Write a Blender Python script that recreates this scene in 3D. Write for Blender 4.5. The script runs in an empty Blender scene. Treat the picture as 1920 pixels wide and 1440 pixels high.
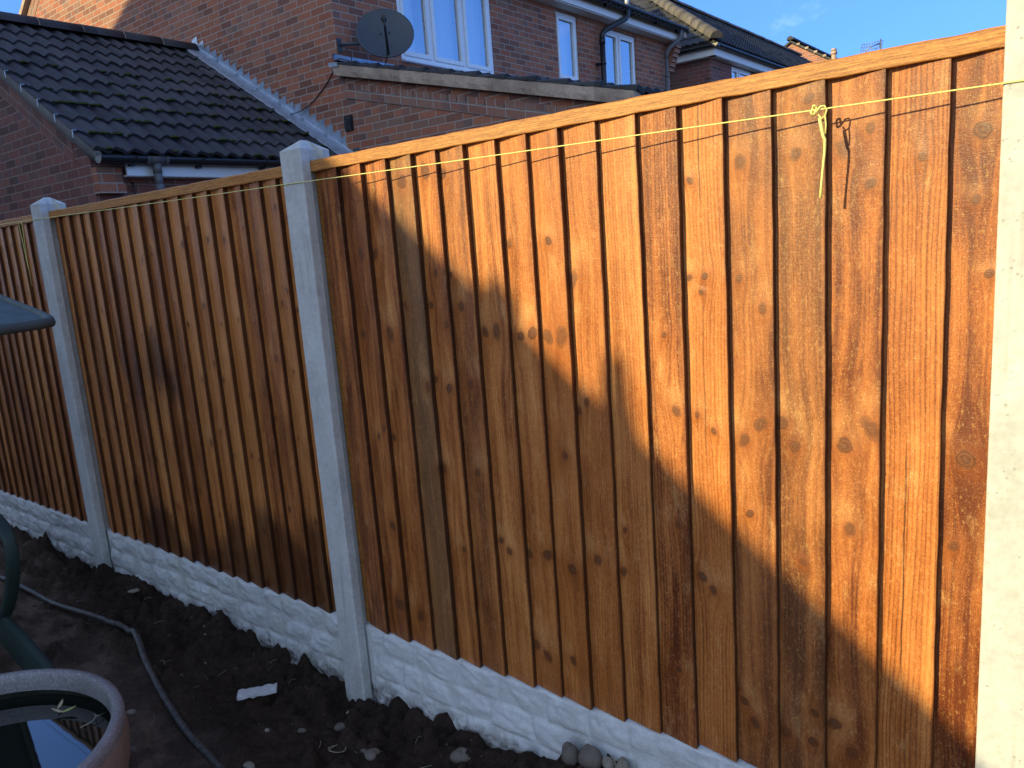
import bpy, math, random
import numpy as np
from mathutils import Vector, Matrix

# ------------------------------------------------------------------ scene, camera, sky, sun
sc = bpy.context.scene
C = sc.collection
R_ = math.radians

cam_d = bpy.data.cameras.new("camera")
cam_d.sensor_width = 36.0
cam_d.lens = 36.0 * 1447.678 / 1920.0
cam_d.clip_start = 0.05
cam_d.clip_end = 2000
cam = bpy.data.objects.new("camera", cam_d)
C.objects.link(cam)
rx, ux, fx = ((0.7874628, 0.6120321, -0.0729322), (-0.0557875, 0.1886144, 0.9804654), (-0.6138323, 0.7680113, -0.1826705))
cam.matrix_world = Matrix(((rx[0], ux[0], -fx[0], 2.056), (rx[1], ux[1], -fx[1], -1.5138),
                           (rx[2], ux[2], -fx[2], 1.2494), (0, 0, 0, 1)))
sc.camera = cam

SUN_TO = Vector((0.5, 1.0, -0.4)).normalized()      # the way the light travels
el = math.asin(-SUN_TO.z)
az = math.atan2(-SUN_TO.x, -SUN_TO.y)                      # from +Y towards +X
world = bpy.data.worlds.new("World")
sc.world = world
world.use_nodes = True
wn = world.node_tree
for n in list(wn.nodes): wn.nodes.remove(n)
wo = wn.nodes.new('ShaderNodeOutputWorld')
bg = wn.nodes.new('ShaderNodeBackground')
sky = wn.nodes.new('ShaderNodeTexSky')
sky.sky_type = 'NISHITA'
sky.sun_disc = False
sky.sun_elevation = el
sky.sun_rotation = az
sky.altitude = 60
sky.air_density = 1.0
sky.dust_density = 0.25
sky.ozone_density = 1.6
bg.inputs['Strength'].default_value = 0.15
# clear winter air: the deep blue of higher sky reaches low down
tc = wn.nodes.new('ShaderNodeTexCoord')
sx_ = wn.nodes.new('ShaderNodeSeparateXYZ'); wn.links.new(tc.outputs['Generated'], sx_.inputs[0])
mz = wn.nodes.new('ShaderNodeMath'); mz.operation = 'MULTIPLY_ADD'; wn.links.new(sx_.outputs[2], mz.inputs[0]); mz.inputs[1].default_value = 0.75; mz.inputs[2].default_value = 0.30
cx_ = wn.nodes.new('ShaderNodeCombineXYZ'); wn.links.new(sx_.outputs[0], cx_.inputs[0]); wn.links.new(sx_.outputs[1], cx_.inputs[1]); wn.links.new(mz.outputs[0], cx_.inputs[2])
nz_ = wn.nodes.new('ShaderNodeVectorMath'); nz_.operation = 'NORMALIZE'; wn.links.new(cx_.outputs[0], nz_.inputs[0]); wn.links.new(nz_.outputs[0], sky.inputs[0])
def wmix(f, a, b_, blend='MIX'):
    m = wn.nodes.new('ShaderNodeMix'); m.data_type = 'RGBA'; m.blend_type = blend
    for k, v in ((0, f), (6, a), (7, b_)):
        if isinstance(v, bpy.types.NodeSocket): wn.links.new(v, m.inputs[k])
        else: m.inputs[k].default_value = v
    return m.outputs[2]
def wmap(v, a, b_, c=0.0, d=1.0):
    m = wn.nodes.new('ShaderNodeMapRange'); m.interpolation_type = 'SMOOTHSTEP'; wn.links.new(v, m.inputs[0])
    for k, x in enumerate((a, b_, c, d)): m.inputs[k + 1].default_value = x
    return m.outputs[0]
# deep blue away from the sun, milky towards it, with a few thin streaks of high cloud
away = wmap(sx_.outputs[1], -0.20, 0.42)
blue = wmix(1.0, sky.outputs[0], (0.40, 0.665, 1.18, 1.0), 'MULTIPLY')
milk = wmix(1.0, sky.outputs[0], (1.36, 1.16, 1.06, 1.0), 'MULTIPLY')
skyc = wmix(away, milk, blue)
cn = wn.nodes.new('ShaderNodeTexNoise'); cn.inputs['Scale'].default_value = 5.5; cn.inputs['Detail'].default_value = 5.0; cn.inputs['Roughness'].default_value = 0.62; cn.inputs['Distortion'].default_value = 0.6
cm = wn.nodes.new('ShaderNodeMapping'); cm.inputs['Scale'].default_value = (1.0, 1.0, 2.2); wn.links.new(nz_.outputs[0], cm.inputs[0]); wn.links.new(cm.outputs[0], cn.inputs['Vector'])
skyc = wmix(wmap(cn.outputs[0], 0.57, 0.82, 0.0, 0.32), skyc, (4.6, 5.2, 6.0, 1.0))
wn.links.new(skyc, bg.inputs[0])
wn.links.new(bg.outputs[0], wo.inputs[0])

sun_d = bpy.data.lights.new("sun", 'SUN')
sun_d.energy = 2.68
sun_d.angle = R_(0.55)
sun_d.color = (1.0, 0.87, 0.44)
sun = bpy.data.objects.new("sun", sun_d)
sun.rotation_euler = SUN_TO.to_track_quat('-Z', 'Y').to_euler()
sun.location = (-10, -20, 12)
C.objects.link(sun)
vs = sc.view_settings
vs.view_transform = 'Standard'
try: vs.look = 'None'
except Exception: pass
vs.exposure = 1.36
vs.gamma = 1.0

rng = random.Random(7)
nrg = np.random.RandomState(11)

# ------------------------------------------------------------------ node helper
class NB:
    def __init__(s, name):
        s.m = bpy.data.materials.new(name); s.m.use_nodes = True
        s.t = s.m.node_tree
        for n in list(s.t.nodes): s.t.nodes.remove(n)
        s.out = s.t.nodes.new('ShaderNodeOutputMaterial')
        s.p = s.t.nodes.new('ShaderNodeBsdfPrincipled')
        s.t.links.new(s.p.outputs[0], s.out.inputs[0])
    def n(s, typ, **kw):
        x = s.t.nodes.new(typ)
        for k, v in kw.items(): setattr(x, k, v)
        return x
    def put(s, sock, v):
        if v is None: return
        if isinstance(v, bpy.types.NodeSocket): s.t.links.new(v, sock)
        else: sock.default_value = v
    def mth(s, op, a, b=None, c=None, clamp=False):
        x = s.n('ShaderNodeMath', operation=op); x.use_clamp = clamp
        s.put(x.inputs[0], a); s.put(x.inputs[1], b); s.put(x.inputs[2], c)
        return x.outputs[0]
    def add(s, a, b): return s.mth('ADD', a, b)
    def mul(s, a, b): return s.mth('MULTIPLY', a, b)
    def sub(s, a, b): return s.mth('SUBTRACT', a, b)
    def vec(s, x, y=0.0, z=0.0):
        v = s.n('ShaderNodeCombineXYZ'); s.put(v.inputs[0], x); s.put(v.inputs[1], y); s.put(v.inputs[2], z)
        return v.outputs[0]
    def sep(s, v):
        x = s.n('ShaderNodeSeparateXYZ'); s.put(x.inputs[0], v); return x.outputs
    def attr(s, name):
        x = s.n('ShaderNodeAttribute'); x.attribute_name = name; return x.outputs['Vector']
    def uv(s):
        return s.n('ShaderNodeTexCoord').outputs['UV']
    def pos(s):
        return s.n('ShaderNodeNewGeometry').outputs['Position']
    def objc(s):
        return s.n('ShaderNodeTexCoord').outputs['Object']
    def noise(s, v, scale=5.0, detail=2.0, rough=0.5, dist=0.0, col=False):
        x = s.n('ShaderNodeTexNoise'); s.put(x.inputs['Vector'], v)
        x.inputs['Scale'].default_value = scale; x.inputs['Detail'].default_value = detail
        x.inputs['Roughness'].default_value = rough; x.inputs['Distortion'].default_value = dist
        return x.outputs['Color' if col else 'Fac']
    def voro(s, v, scale=5.0, feat='F1', out='Distance', rnd=1.0):
        x = s.n('ShaderNodeTexVoronoi', feature=feat); s.put(x.inputs['Vector'], v)
        x.inputs['Scale'].default_value = scale; x.inputs['Randomness'].default_value = rnd
        return x.outputs[out]
    def white(s, v):
        x = s.n('ShaderNodeTexWhiteNoise', noise_dimensions='3D'); s.put(x.inputs['Vector'], v)
        return x.outputs
    def map(s, v, a, b, c=0.0, d=1.0, smooth=True):
        x = s.n('ShaderNodeMapRange'); x.interpolation_type = 'SMOOTHSTEP' if smooth else 'LINEAR'
        s.put(x.inputs[0], v); s.put(x.inputs[1], a); s.put(x.inputs[2], b); s.put(x.inputs[3], c); s.put(x.inputs[4], d)
        return x.outputs[0]
    def mix(s, f, a, b, blend='MIX'):
        x = s.n('ShaderNodeMix', data_type='RGBA', blend_type=blend)
        s.put(x.inputs[0], f); s.put(x.inputs[6], c4(a)); s.put(x.inputs[7], c4(b))
        return x.outputs[2]
    def ramp(s, f, stops, interp='LINEAR'):
        x = s.n('ShaderNodeValToRGB'); cr = x.color_ramp; cr.interpolation = interp
        while len(cr.elements) < len(stops): cr.elements.new(0.5)
        for e, (p, c) in zip(cr.elements, stops): e.position = p; e.color = c4(c)
        s.put(x.inputs[0], f); return x.outputs[0]
    def bump(s, h, strength=0.5, dist=0.01, normal=None):
        x = s.n('ShaderNodeBump'); x.inputs['Strength'].default_value = strength
        x.inputs['Distance'].default_value = dist; s.put(x.inputs['Height'], h)
        if normal is not None: s.put(x.inputs['Normal'], normal)
        return x.outputs[0]
    def fin(s, col=None, rough=0.6, spec=0.5, metal=0.0, normal=None, coat=None):
        s.put(s.p.inputs['Base Color'], c4(col)); s.put(s.p.inputs['Roughness'], rough)
        s.put(s.p.inputs['Specular IOR Level'], spec); s.put(s.p.inputs['Metallic'], metal)
        if normal is not None: s.put(s.p.inputs['Normal'], normal)
        if coat is not None: s.put(s.p.inputs['Coat Weight'], coat)
        return s.m

def c4(c):
    if isinstance(c, (tuple, list)) and len(c) == 3: return (c[0], c[1], c[2], 1.0)
    return c

# ------------------------------------------------------------------ materials
NK = 8
def wood_material(name, light, mid, dark, panel_wet=True):
    b = NB(name)
    u, v, seed = b.sep(b.attr('bc'))
    tone = b.sep(b.attr('tone'))                      # hue, value, stripe strength
    whorl = None; warp = None; kmask = None; halo = None; kin = None
    for i in range(NK):
        ku, kv, kr = b.sep(b.attr('k%d' % i))
        du = b.sub(u, ku); dv = b.sub(v, kv)
        jx = b.noise(b.vec(b.mul(u, 60.0), b.mul(v, 60.0), seed), 1.0, 1.0)
        kw = b.white(b.vec(b.mul(ku, 91.0), kv, kr)); asp = b.add(0.62, b.mul(kw[0], 0.5)); kst = b.sep(kw[1])
        du2 = b.add(du, b.mul(dv, b.mul(b.sub(kst[1], 0.5), 0.7)))
        nx = b.mth('DIVIDE', du2, kr); ny = b.mth('DIVIDE', b.mul(dv, asp), kr)
        L2 = b.add(b.mul(nx, nx), b.mul(ny, ny))
        L = b.add(b.mth('SQRT', L2), b.mul(b.sub(jx, 0.5), 0.75))
        m = b.mul(b.map(L, 0.74, 1.04, 1.0, 0.0), b.add(0.70, b.mul(kst[0], 0.30)))
        wl = b.mth('EXPONENT', b.mul(b.add(b.mul(b.mul(nx, nx), 0.10), b.mul(b.mul(b.sub(ny, b.add(1.6, kst[2])), b.sub(ny, b.add(1.6, kst[2]))), 0.35)), -1.0))
        far = b.add(b.mul(b.mul(nx, nx), 0.16), b.mul(b.mul(ny, ny), 0.055))
        fall = b.mth('EXPONENT', b.mul(far, -1.0))
        w = b.mul(b.mul(du, fall), -0.80)
        h = b.mth('EXPONENT', b.mul(b.mul(L, L), -0.26))
        rg = b.mul(m, L)
        warp = w if warp is None else b.add(warp, w)
        kmask = m if kmask is None else b.mth('MAXIMUM', kmask, m)
        halo = h if halo is None else b.mth('MAXIMUM', halo, h)
        kin = rg if kin is None else b.add(kin, rg)
        whorl = wl if whorl is None else b.mth('MAXIMUM', whorl, wl)
    wob = b.noise(b.vec(b.mul(u, 3.0), b.mul(v, 1.6), b.mul(seed, 7.3)), 1.0, 2.0)
    wu = b.add(b.add(u, warp), b.mul(b.sub(wob, 0.5), 0.035))
    # broad streaks, annual lines, fine fibre
    streak = b.noise(b.vec(b.mul(wu, 38.0), b.mul(v, 0.9), b.mul(seed, 3.1)), 1.0, 3.0, 0.55)
    lines = b.noise(b.vec(b.mul(wu, 190.0), b.mul(v, 1.4), b.mul(seed, 5.7)), 1.0, 2.0, 0.5)
    ph = b.add(b.mul(wu, 2 * math.pi / 0.0088), b.mul(b.noise(b.vec(b.mul(wu, 50), b.mul(v, 1.0), seed), 1.0, 1.0), 7.0))
    rings = b.mth('POWER', b.add(b.mul(b.mth('SINE', ph), 0.5), 0.5), 3.0)
    fibre = b.noise(b.vec(b.mul(wu, 620.0), b.mul(v, 32.0), seed), 1.0, 2.0, 0.6)
    blot = b.noise(b.vec(b.mul(u, 14.0), b.mul(v, 4.0), b.mul(seed, 2.3)), 1.0, 3.0, 0.6)
    fuzz = b.noise(b.vec(b.mul(u, 420.0), b.mul(v, 230.0), seed), 1.0, 3.0, 0.75)
    saw = b.noise(b.vec(b.mul(u, 30.0), b.mul(v, 520.0), seed), 1.0, 1.0)
    f = b.add(b.mul(streak, 0.66), b.mul(lines, 0.34))
    f = b.add(f, b.mul(b.sub(blot, 0.5), 0.55))
    f = b.add(f, b.mul(b.sub(fibre, 0.5), 0.22))
    f = b.add(f, b.mul(b.sub(fuzz, 0.5), 0.42))
    f = b.sub(f, b.mul(b.mul(rings, tone[2]), 0.24))
    f = b.add(f, b.sub(tone[1], 0.5))
    col = b.ramp(f, [(0.28, dark), (0.51, mid), (0.76, light)])
    # some boards greener / redder
    col = b.mix(b.mul(b.map(tone[0], 0.0, 0.32, 1.0, 0.0), 0.55), col, (0.205, 0.116, 0.045))
    col = b.mix(b.mul(b.map(tone[0], 0.62, 1.0, 0.0, 1.0), 0.36), col, (0.46, 0.135, 0.024))
    mott = b.noise(b.vec(b.mul(u, 170.0), b.mul(v, 75.0), b.add(seed, 9.0)), 1.0, 5.0, 0.7)
    col = b.mix(b.map(mott, 0.36, 0.50, 0.30, 0.0), col, b.mix(0.55, col, dark))
    col = b.mix(b.map(mott, 0.54, 0.68, 0.0, 0.34), col, (0.62, 0.34, 0.115))
    # drying cracks down the straight-grained boards
    cu = b.mth('ABSOLUTE', b.add(b.sub(u, 0.043), b.mul(b.sub(b.noise(b.vec(0.0, b.mul(v, 6.0), seed), 1.0, 3.0), 0.5), 0.012)))
    ck = b.mul(b.map(cu, 0.0006, 0.0019, 1.0, 0.0), b.mul(b.map(b.noise(b.vec(1.7, b.mul(v, 2.6), b.mul(seed, 3.0)), 1.0, 1.0), 0.50, 0.58), b.map(tone[2], 0.7, 0.8)))
    col = b.mix(b.mul(ck, 0.85), col, (0.03, 0.012, 0.006))
    # rough-sawn blotches where the stain sat lighter, knot shine painted as pale hairs
    pale = b.map(b.noise(b.vec(b.mul(u, 26.0), b.mul(v, 9.0), b.mul(seed, 4.4)), 1.0, 3.0, 0.65), 0.56, 0.78)
    hair = b.map(fuzz, 0.52, 0.68)
    pale = b.mth('MINIMUM', b.add(pale, b.mul(whorl, b.map(blot, 0.42, 0.62))), 1.0)
    col = b.mix(b.mul(b.mul(pale, b.add(b.mul(hair, 0.6), 0.4)), 0.62), col, (0.72, 0.40, 0.145))
    fl = b.map(fuzz, 0.62, 0.68)
    col = b.mix(b.mul(b.mul(fl, b.add(b.mul(pale, 0.65), 0.35)), 0.7), col, (0.80, 0.58, 0.30))
    pit = b.map(b.noise(b.vec(b.mul(u, 300.0), b.mul(v, 110.0), b.add(seed, 4.0)), 1.0, 3.0, 0.7), 0.30, 0.41, 1.0, 0.0)
    col = b.mix(b.mul(pit, 0.62), col, dark)
    # knots
    col = b.mix(b.mul(halo, 0.55), col, (0.27, 0.070, 0.011))
    kr1 = b.add(b.mul(b.mth('SINE', b.mul(kin, 15.0)), 0.5), 0.5)
    kcol = b.mix(kr1, (0.070, 0.021, 0.007), (0.175, 0.056, 0.015))
    kcol = b.mix(b.map(kin, 0.0, 0.7, 0.55, 0.0), kcol, (0.125, 0.052, 0.026))
    kcol = b.mix(b.map(kin, 0.70, 0.95, 0.0, 0.8), kcol, (0.030, 0.010, 0.005))
    col = b.mix(b.mul(kmask, 0.95), col, kcol)
    # damp and dark stain, plus darker board edges (only where the mesh says so)
    wet_edge = b.sep(b.attr('stain'))
    wn_ = b.noise(b.vec(b.mul(u, 95.0), b.mul(v, 2.0), b.mul(seed, 1.9)), 1.0, 4.0, 0.65)
    damp = b.map(b.add(b.mul(wn_, 0.9), b.mul(wet_edge[0], 0.80)), 0.58, 1.12)
    damp = b.mul(damp, b.map(wet_edge[0], 0.02, 0.2))
    col = b.mix(b.mul(damp, 0.88), col, b.mix(0.80, col, (0.026, 0.0075, 0.003)))
    col = b.mix(b.mul(wet_edge[1], 0.88), col, (0.030, 0.0095, 0.004))
    h = b.add(b.mul(fuzz, 0.5), b.add(b.mul(lines, 0.35), b.add(b.mul(fibre, 0.5), b.mul(saw, 0.18))))
    h = b.add(h, b.mul(halo, 0.9))
    nrm = b.bump(h, 0.85, 0.0018)
    rough = b.map(blot, 0.3, 0.7, 0.36, 0.56)
    return b.fin(col, rough, 0.42, 0.0, nrm)

M = {}
M['boards'] = wood_material('dipped_softwood', (0.66, 0.252, 0.062), (0.400, 0.119, 0.0240), (0.120, 0.0265, 0.0070))

def rail_material():
    b = NB('rail_softwood')
    x, y, z = b.sep(b.objc())
    g = b.noise(b.vec(b.mul(x, 9.0), b.mul(y, 60), b.mul(z, 260.0)), 1.0, 3.0, 0.6, 0.6)
    f2 = b.noise(b.vec(b.mul(x, 40.0), b.mul(y, 90), b.mul(z, 420.0)), 1.0, 2.0, 0.6)
    kn = b.voro(b.vec(b.mul(x, 2.4), 0.0, b.mul(z, 9.0)), 1.0)
    f3 = b.noise(b.vec(b.mul(x, 160.0), b.mul(y, 160), b.mul(z, 500.0)), 1.0, 3.0, 0.7)
    f = b.add(b.add(b.mul(g, 0.55), b.mul(f2, 0.40)), b.mul(b.sub(f3, 0.5), 0.4))
    col = b.ramp(f, [(0.30, (0.20, 0.068, 0.013)), (0.50, (0.42, 0.165, 0.032)), (0.70, (0.62, 0.30, 0.078))])
    col = b.mix(b.map(kn, 0.05, 0.13, 0.55, 0.0), col, (0.17, 0.055, 0.014))
    return b.fin(col, 0.55, 0.4, 0.0, b.bump(f, 0.5, 0.0015))
M['rail'] = rail_material()

def concrete_material():
    b = NB('cast_concrete')
    p = b.objc()
    n1 = b.noise(p, 9.0, 4.0, 0.6); n2 = b.noise(p, 60.0, 3.0, 0.6); n3 = b.noise(p, 420.0, 2.0)
    col = b.ramp(b.add(b.mul(n1, 0.6), b.mul(n2, 0.4)), [(0.3, (0.37, 0.36, 0.33)), (0.5, (0.50, 0.485, 0.45)), (0.7, (0.60, 0.585, 0.545))])
    pit = b.map(b.voro(p, 75.0), 0.12, 0.24, 1.0, 0.0)
    keep = b.map(b.noise(p, 22.0, 2.0), 0.50, 0.62)
    pit = b.mul(pit, keep)
    col = b.mix(b.mul(pit, 0.42), col, (0.19, 0.182, 0.165))
    # rust-brown smear and algae low down
    z = b.sep(b.pos())[2]
    low = b.mul(b.map(z, -0.30, -0.02, 1.0, 0.0), b.map(b.noise(p, 13.0, 3.0), 0.38, 0.66))
    col = b.mix(b.mul(low, 0.45), col, (0.27, 0.235, 0.14))
    st = b.map(b.noise(b.vec(b.mul(b.sep(p)[0], 30), b.mul(b.sep(p)[1], 30), b.mul(b.sep(p)[2], 2.2)), 1.0, 3.0), 0.56, 0.74)
    col = b.mix(b.mul(st, 0.42), col, (0.29, 0.27, 0.23))
    blo = b.map(b.noise(p, 5.0, 5.0, 0.7), 0.52, 0.66)
    col = b.mix(b.mul(blo, 0.3), col, (0.33, 0.325, 0.29))
    h = b.sub(b.add(b.mul(n2, 0.7), b.mul(n3, 0.45)), b.mul(pit, 1.4))
    return b.fin(col, 0.86, 0.25, 0.0, b.bump(h, 0.35, 0.0022))
M['concrete'] = concrete_material()

def gravelboard_material():
    b = NB('rock_faced_concrete')
    p = b.pos()
    x, y, z = b.sep(p)
    n1 = b.noise(p, 14.0, 4.0, 0.6); n2 = b.noise(p, 110.0, 3.0, 0.65)
    col = b.ramp(b.add(b.mul(n1, 0.6), b.mul(n2, 0.4)), [(0.3, (0.46, 0.45, 0.42)), (0.55, (0.61, 0.60, 0.575)), (0.75, (0.71, 0.70, 0.68))])
    pit = b.mul(b.map(b.voro(p, 120.0), 0.08, 0.18, 1.0, 0.0), b.map(b.noise(p, 15.0, 2.0), 0.5, 0.62))
    col = b.mix(b.mul(pit, 0.5), col, (0.2, 0.2, 0.19))
    soil = b.map(b.add(z, b.mul(b.noise(p, 18.0, 4.0), 0.12)), -0.195, -0.105, 1.0, 0.0)
    soil = b.mul(soil, b.map(b.noise(p, 40.0, 4.0, 0.7), 0.34, 0.62))
    col = b.mix(b.mul(soil, 0.85), col, (0.075, 0.052, 0.036))
    alg = b.mul(b.map(b.noise(p, 7.0, 3.0), 0.52, 0.7), b.map(x, -0.4, 0.2, 1.0, 0.15))
    col = b.mix(b.mul(alg, 0.38), col, (0.30, 0.31, 0.20))
    return b.fin(col, 0.85, 0.25, 0.0, b.bump(b.add(n2, b.mul(n1, 0.6)), 0.4, 0.003))
M['gravel'] = gravelboard_material()

def brick_material(name, stops, mortar, mort_w=0.0105, bl=0.225, bh=0.075, bond=0.5, dark=0.0):
    """stretcher bond from metric UVs"""
    b = NB(name)
    uu, vv, _ = b.sep(b.uv())
    wob = b.sub(b.noise(b.vec(uu, vv), 9.0, 1.0), 0.5)
    vv2 = b.add(vv, b.mul(wob, 0.004)); 
    rowf = b.mth('DIVIDE', vv2, bh); row = b.mth('FLOOR', rowf)
    jit = b.mul(b.sub(b.white(b.vec(row, 3.7, 1.0))[0], 0.5), 0.06)
    sh = b.add(b.mul(b.mth('FLOORED_MODULO', row, 2.0), bond), jit)
    colf = b.add(b.mth('DIVIDE', b.add(uu, b.mul(wob, 0.003)), bl), sh); ci = b.mth('FLOOR', colf)
    fu = b.sub(colf, ci); fv = b.sub(rowf, row)
    wn = b.white(b.vec(ci, row, 0.5))
    r0, (cr, cg, cb) = wn[0], b.sep(wn[1])
    mu = b.mul(b.mth('MINIMUM', fu, b.sub(1.0, fu)), bl); mv = b.mul(b.mth('MINIMUM', fv, b.sub(1.0, fv)), bh)
    edge = b.mth('MINIMUM', mu, mv)
    edge = b.add(edge, b.mul(b.sub(b.noise(b.vec(uu, vv), 120.0, 2.0), 0.5), 0.0028))
    isb = b.map(edge, mort_w * 0.36, mort_w * 0.62)
    base = b.ramp(r0, stops)
    drag = b.noise(b.vec(b.mul(uu, 34.0), b.mul(vv, 170.0), b.mul(cr, 30)), 1.0, 3.0, 0.7)
    base = b.mix(b.map(drag, 0.46, 0.68, 0.0, 0.5), base, b.mix(0.5, base, (0.40, 0.20, 0.14)))
    base = b.mix(b.map(drag, 0.28, 0.46, 0.55, 0.0), base, (0.075, 0.035, 0.03))
    hb = b.mul(b.map(cg, 0.78, 0.86), b.map(fu, 0.40, 0.62))
    base = b.mix(b.mul(hb, 0.5), base, (0.12, 0.10, 0.10))
    mo = b.mix(b.noise(b.vec(uu, vv), 30.0, 3.0), tuple(x * 0.78 for x in mortar), tuple(min(1, x * 1.16) for x in mortar))
    col = b.mix(isb, mo, base)
    lowf = b.noise(b.vec(uu, vv), 1.1, 3.0)
    col = b.mix(b.map(lowf, 0.35, 0.7, 0.0, 0.22), col, b.mix(0.5, col, (0.30, 0.24, 0.20)))
    h = b.add(b.mul(isb, 1.0), b.mul(drag, 0.35))
    return b.fin(col, 0.9, 0.2, 0.0, b.bump(h, 0.65, 0.006))
BS = [(0.0, (0.195, 0.080, 0.054)), (0.16, (0.255, 0.106, 0.068)), (0.34, (0.335, 0.111, 0.063)), (0.55, (0.380, 0.136, 0.074)),
      (0.74, (0.415, 0.148, 0.079)), (0.88, (0.350, 0.148, 0.088)), (1.0, (0.255, 0.142, 0.098))]
M['brick'] = brick_material('rustic_red_brick', BS, (0.40, 0.325, 0.27))
BS2 = [(0.0, (0.10, 0.048, 0.044)), (0.4, (0.195, 0.072, 0.060)), (0.7, (0.235, 0.088, 0.070)), (1.0, (0.155, 0.082, 0.072))]
M['brick_dark'] = brick_material('garage_red_brick', BS2, (0.285, 0.205, 0.178))
BS3 = [(0.0, (0.22, 0.09, 0.06)), (0.5, (0.33, 0.145, 0.10)), (1.0, (0.30, 0.17, 0.12))]
M['brick_band'] = brick_material('sloping_course_brick', BS3 + [], (0.40, 0.35, 0.30))
M['brick_header'] = brick_material('header_brick', BS3, (0.40, 0.35, 0.30), bl=0.1125, bond=0.0)

def tile_material(name, base, moss=0.0, spec=0.3):
    b = NB(name)
    p = b.pos()
    n1 = b.noise(p, 6.0, 4.0, 0.6); n2 = b.noise(p, 70.0, 3.0, 0.65)
    lo = tuple(x * 0.55 for x in base); hi = tuple(min(1, x * 1.6) for x in base)
    col = b.ramp(b.add(b.mul(n1, 0.55), b.mul(n2, 0.45)), [(0.3, lo), (0.5, base), (0.72, hi)])
    if moss:
        px_, py_, pz_ = b.sep(p)
        tw = b.white(b.vec(b.mth('FLOOR', b.mul(b.sub(py_, 1.52), 1 / .30)), b.mth('FLOOR', b.mul(b.add(px_, 7.2), 1 / .275)), 2.0))[0]
        col = b.mix(b.map(tw, 0.0, 1.0, 0.0, 0.75, False), b.mix(0.55, col, (0.015, 0.014, 0.016)), b.mix(0.35, col, (0.12, 0.105, 0.10)))
        mm = b.mul(b.map(b.noise(p, 16.0, 4.0, 0.65), 0.62, 0.76), b.map(b.noise(p, 3.0, 2.0), 0.40, 0.6))
        col = b.mix(b.mul(mm, moss), col, (0.045, 0.058, 0.012))
        sp = b.mul(b.map(b.voro(p, 34.0), 0.05, 0.11, 1.0, 0.0), b.map(b.noise(p, 9.0), 0.56, 0.64))
        col = b.mix(b.mul(sp, 0.8), col, (0.42, 0.42, 0.38))
    return b.fin(col, 0.72, spec, 0.0, b.bump(b.add(n2, n1), 0.4, 0.004))
M['tile'] = tile_material('dark_concrete_tile', (0.046, 0.043, 0.052), 0.95)
M['tile_far'] = tile_material('weathered_dark_tile', (0.055, 0.055, 0.058), 0.5)
M['tile_buff'] = tile_material('buff_hip_tile', (0.17, 0.135, 0.095), 0.25)
M['verge'] = tile_material('buff_mortar_verge', (0.66, 0.475, 0.33), 0.25)
M['verge_grey'] = tile_material('grey_mortar_verge', (0.175, 0.155, 0.14), 0.3)
M['terracotta'] = tile_material('terracotta_flue', (0.45, 0.30, 0.22), 0.0)

def simple(name, col, rough=0.5, spec=0.5, metal=0.0, n_scale=30.0, var=0.18, bump=0.15, coat=None):
    b = NB(name)
    p = b.objc()
    n = b.noise(p, n_scale, 4.0, 0.6)
    lo = tuple(x * (1 - var) for x in col); hi = tuple(min(1, x * (1 + var)) for x in col)
    return b.fin(b.mix(n, lo, hi), b.map(n, 0.3, 0.7, rough * 0.85, min(1, rough * 1.15)), spec, metal, b.bump(n, bump, 0.002), coat)
M['pvc_black'] = simple('black_pvc', (0.018, 0.018, 0.020), 0.42)
M['pvc_grey'] = simple('dusty_black_pvc', (0.12, 0.115, 0.12), 0.5)
M['upvc'] = simple('white_upvc', (0.78, 0.80, 0.82), 0.28, n_scale=6, var=0.05, bump=0.03)
M['soffit'] = simple('white_soffit', (0.72, 0.71, 0.68), 0.45, n_scale=5, var=0.10, bump=0.05)
M['dark'] = simple('dark_cavity', (0.01, 0.01, 0.012), 0.8)
M['dish'] = simple('grey_dish_paint', (0.050, 0.055, 0.065), 0.38, n_scale=8, var=0.12, bump=0.02)
M['cable'] = simple('black_cable', (0.014, 0.012, 0.012), 0.5)
M['bolt'] = simple('zinc_bolt', (0.45, 0.45, 0.46), 0.4, metal=0.8)
M['curtain'] = simple('pale_curtain', (0.66, 0.68, 0.70), 0.85, n_scale=4, var=0.15)
M['room'] = simple('dim_room', (0.30, 0.30, 0.32), 0.9, n_scale=1.5, var=0.4)
M['metal_flue'] = simple('pale_metal_flue', (0.60, 0.56, 0.50), 0.4, metal=0.5)
M['aerial'] = simple('dull_aluminium', (0.20, 0.20, 0.21), 0.45, metal=0.6)

def lead_material():
    b = NB('lead_sheet')
    p = b.pos()
    n = b.noise(p, 7.0, 4.0, 0.65); n2 = b.noise(p, 45.0, 3.0)
    col = b.ramp(b.add(b.mul(n, .6), b.mul(n2, .4)), [(0.3, (0.20, 0.24, 0.30)), (0.5, (0.34, 0.40, 0.48)), (0.72, (0.48, 0.55, 0.62))])
    return b.fin(col, 0.42, 0.5, 0.5, b.bump(n2, 0.35, 0.006))
M['lead'] = lead_material()

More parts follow.
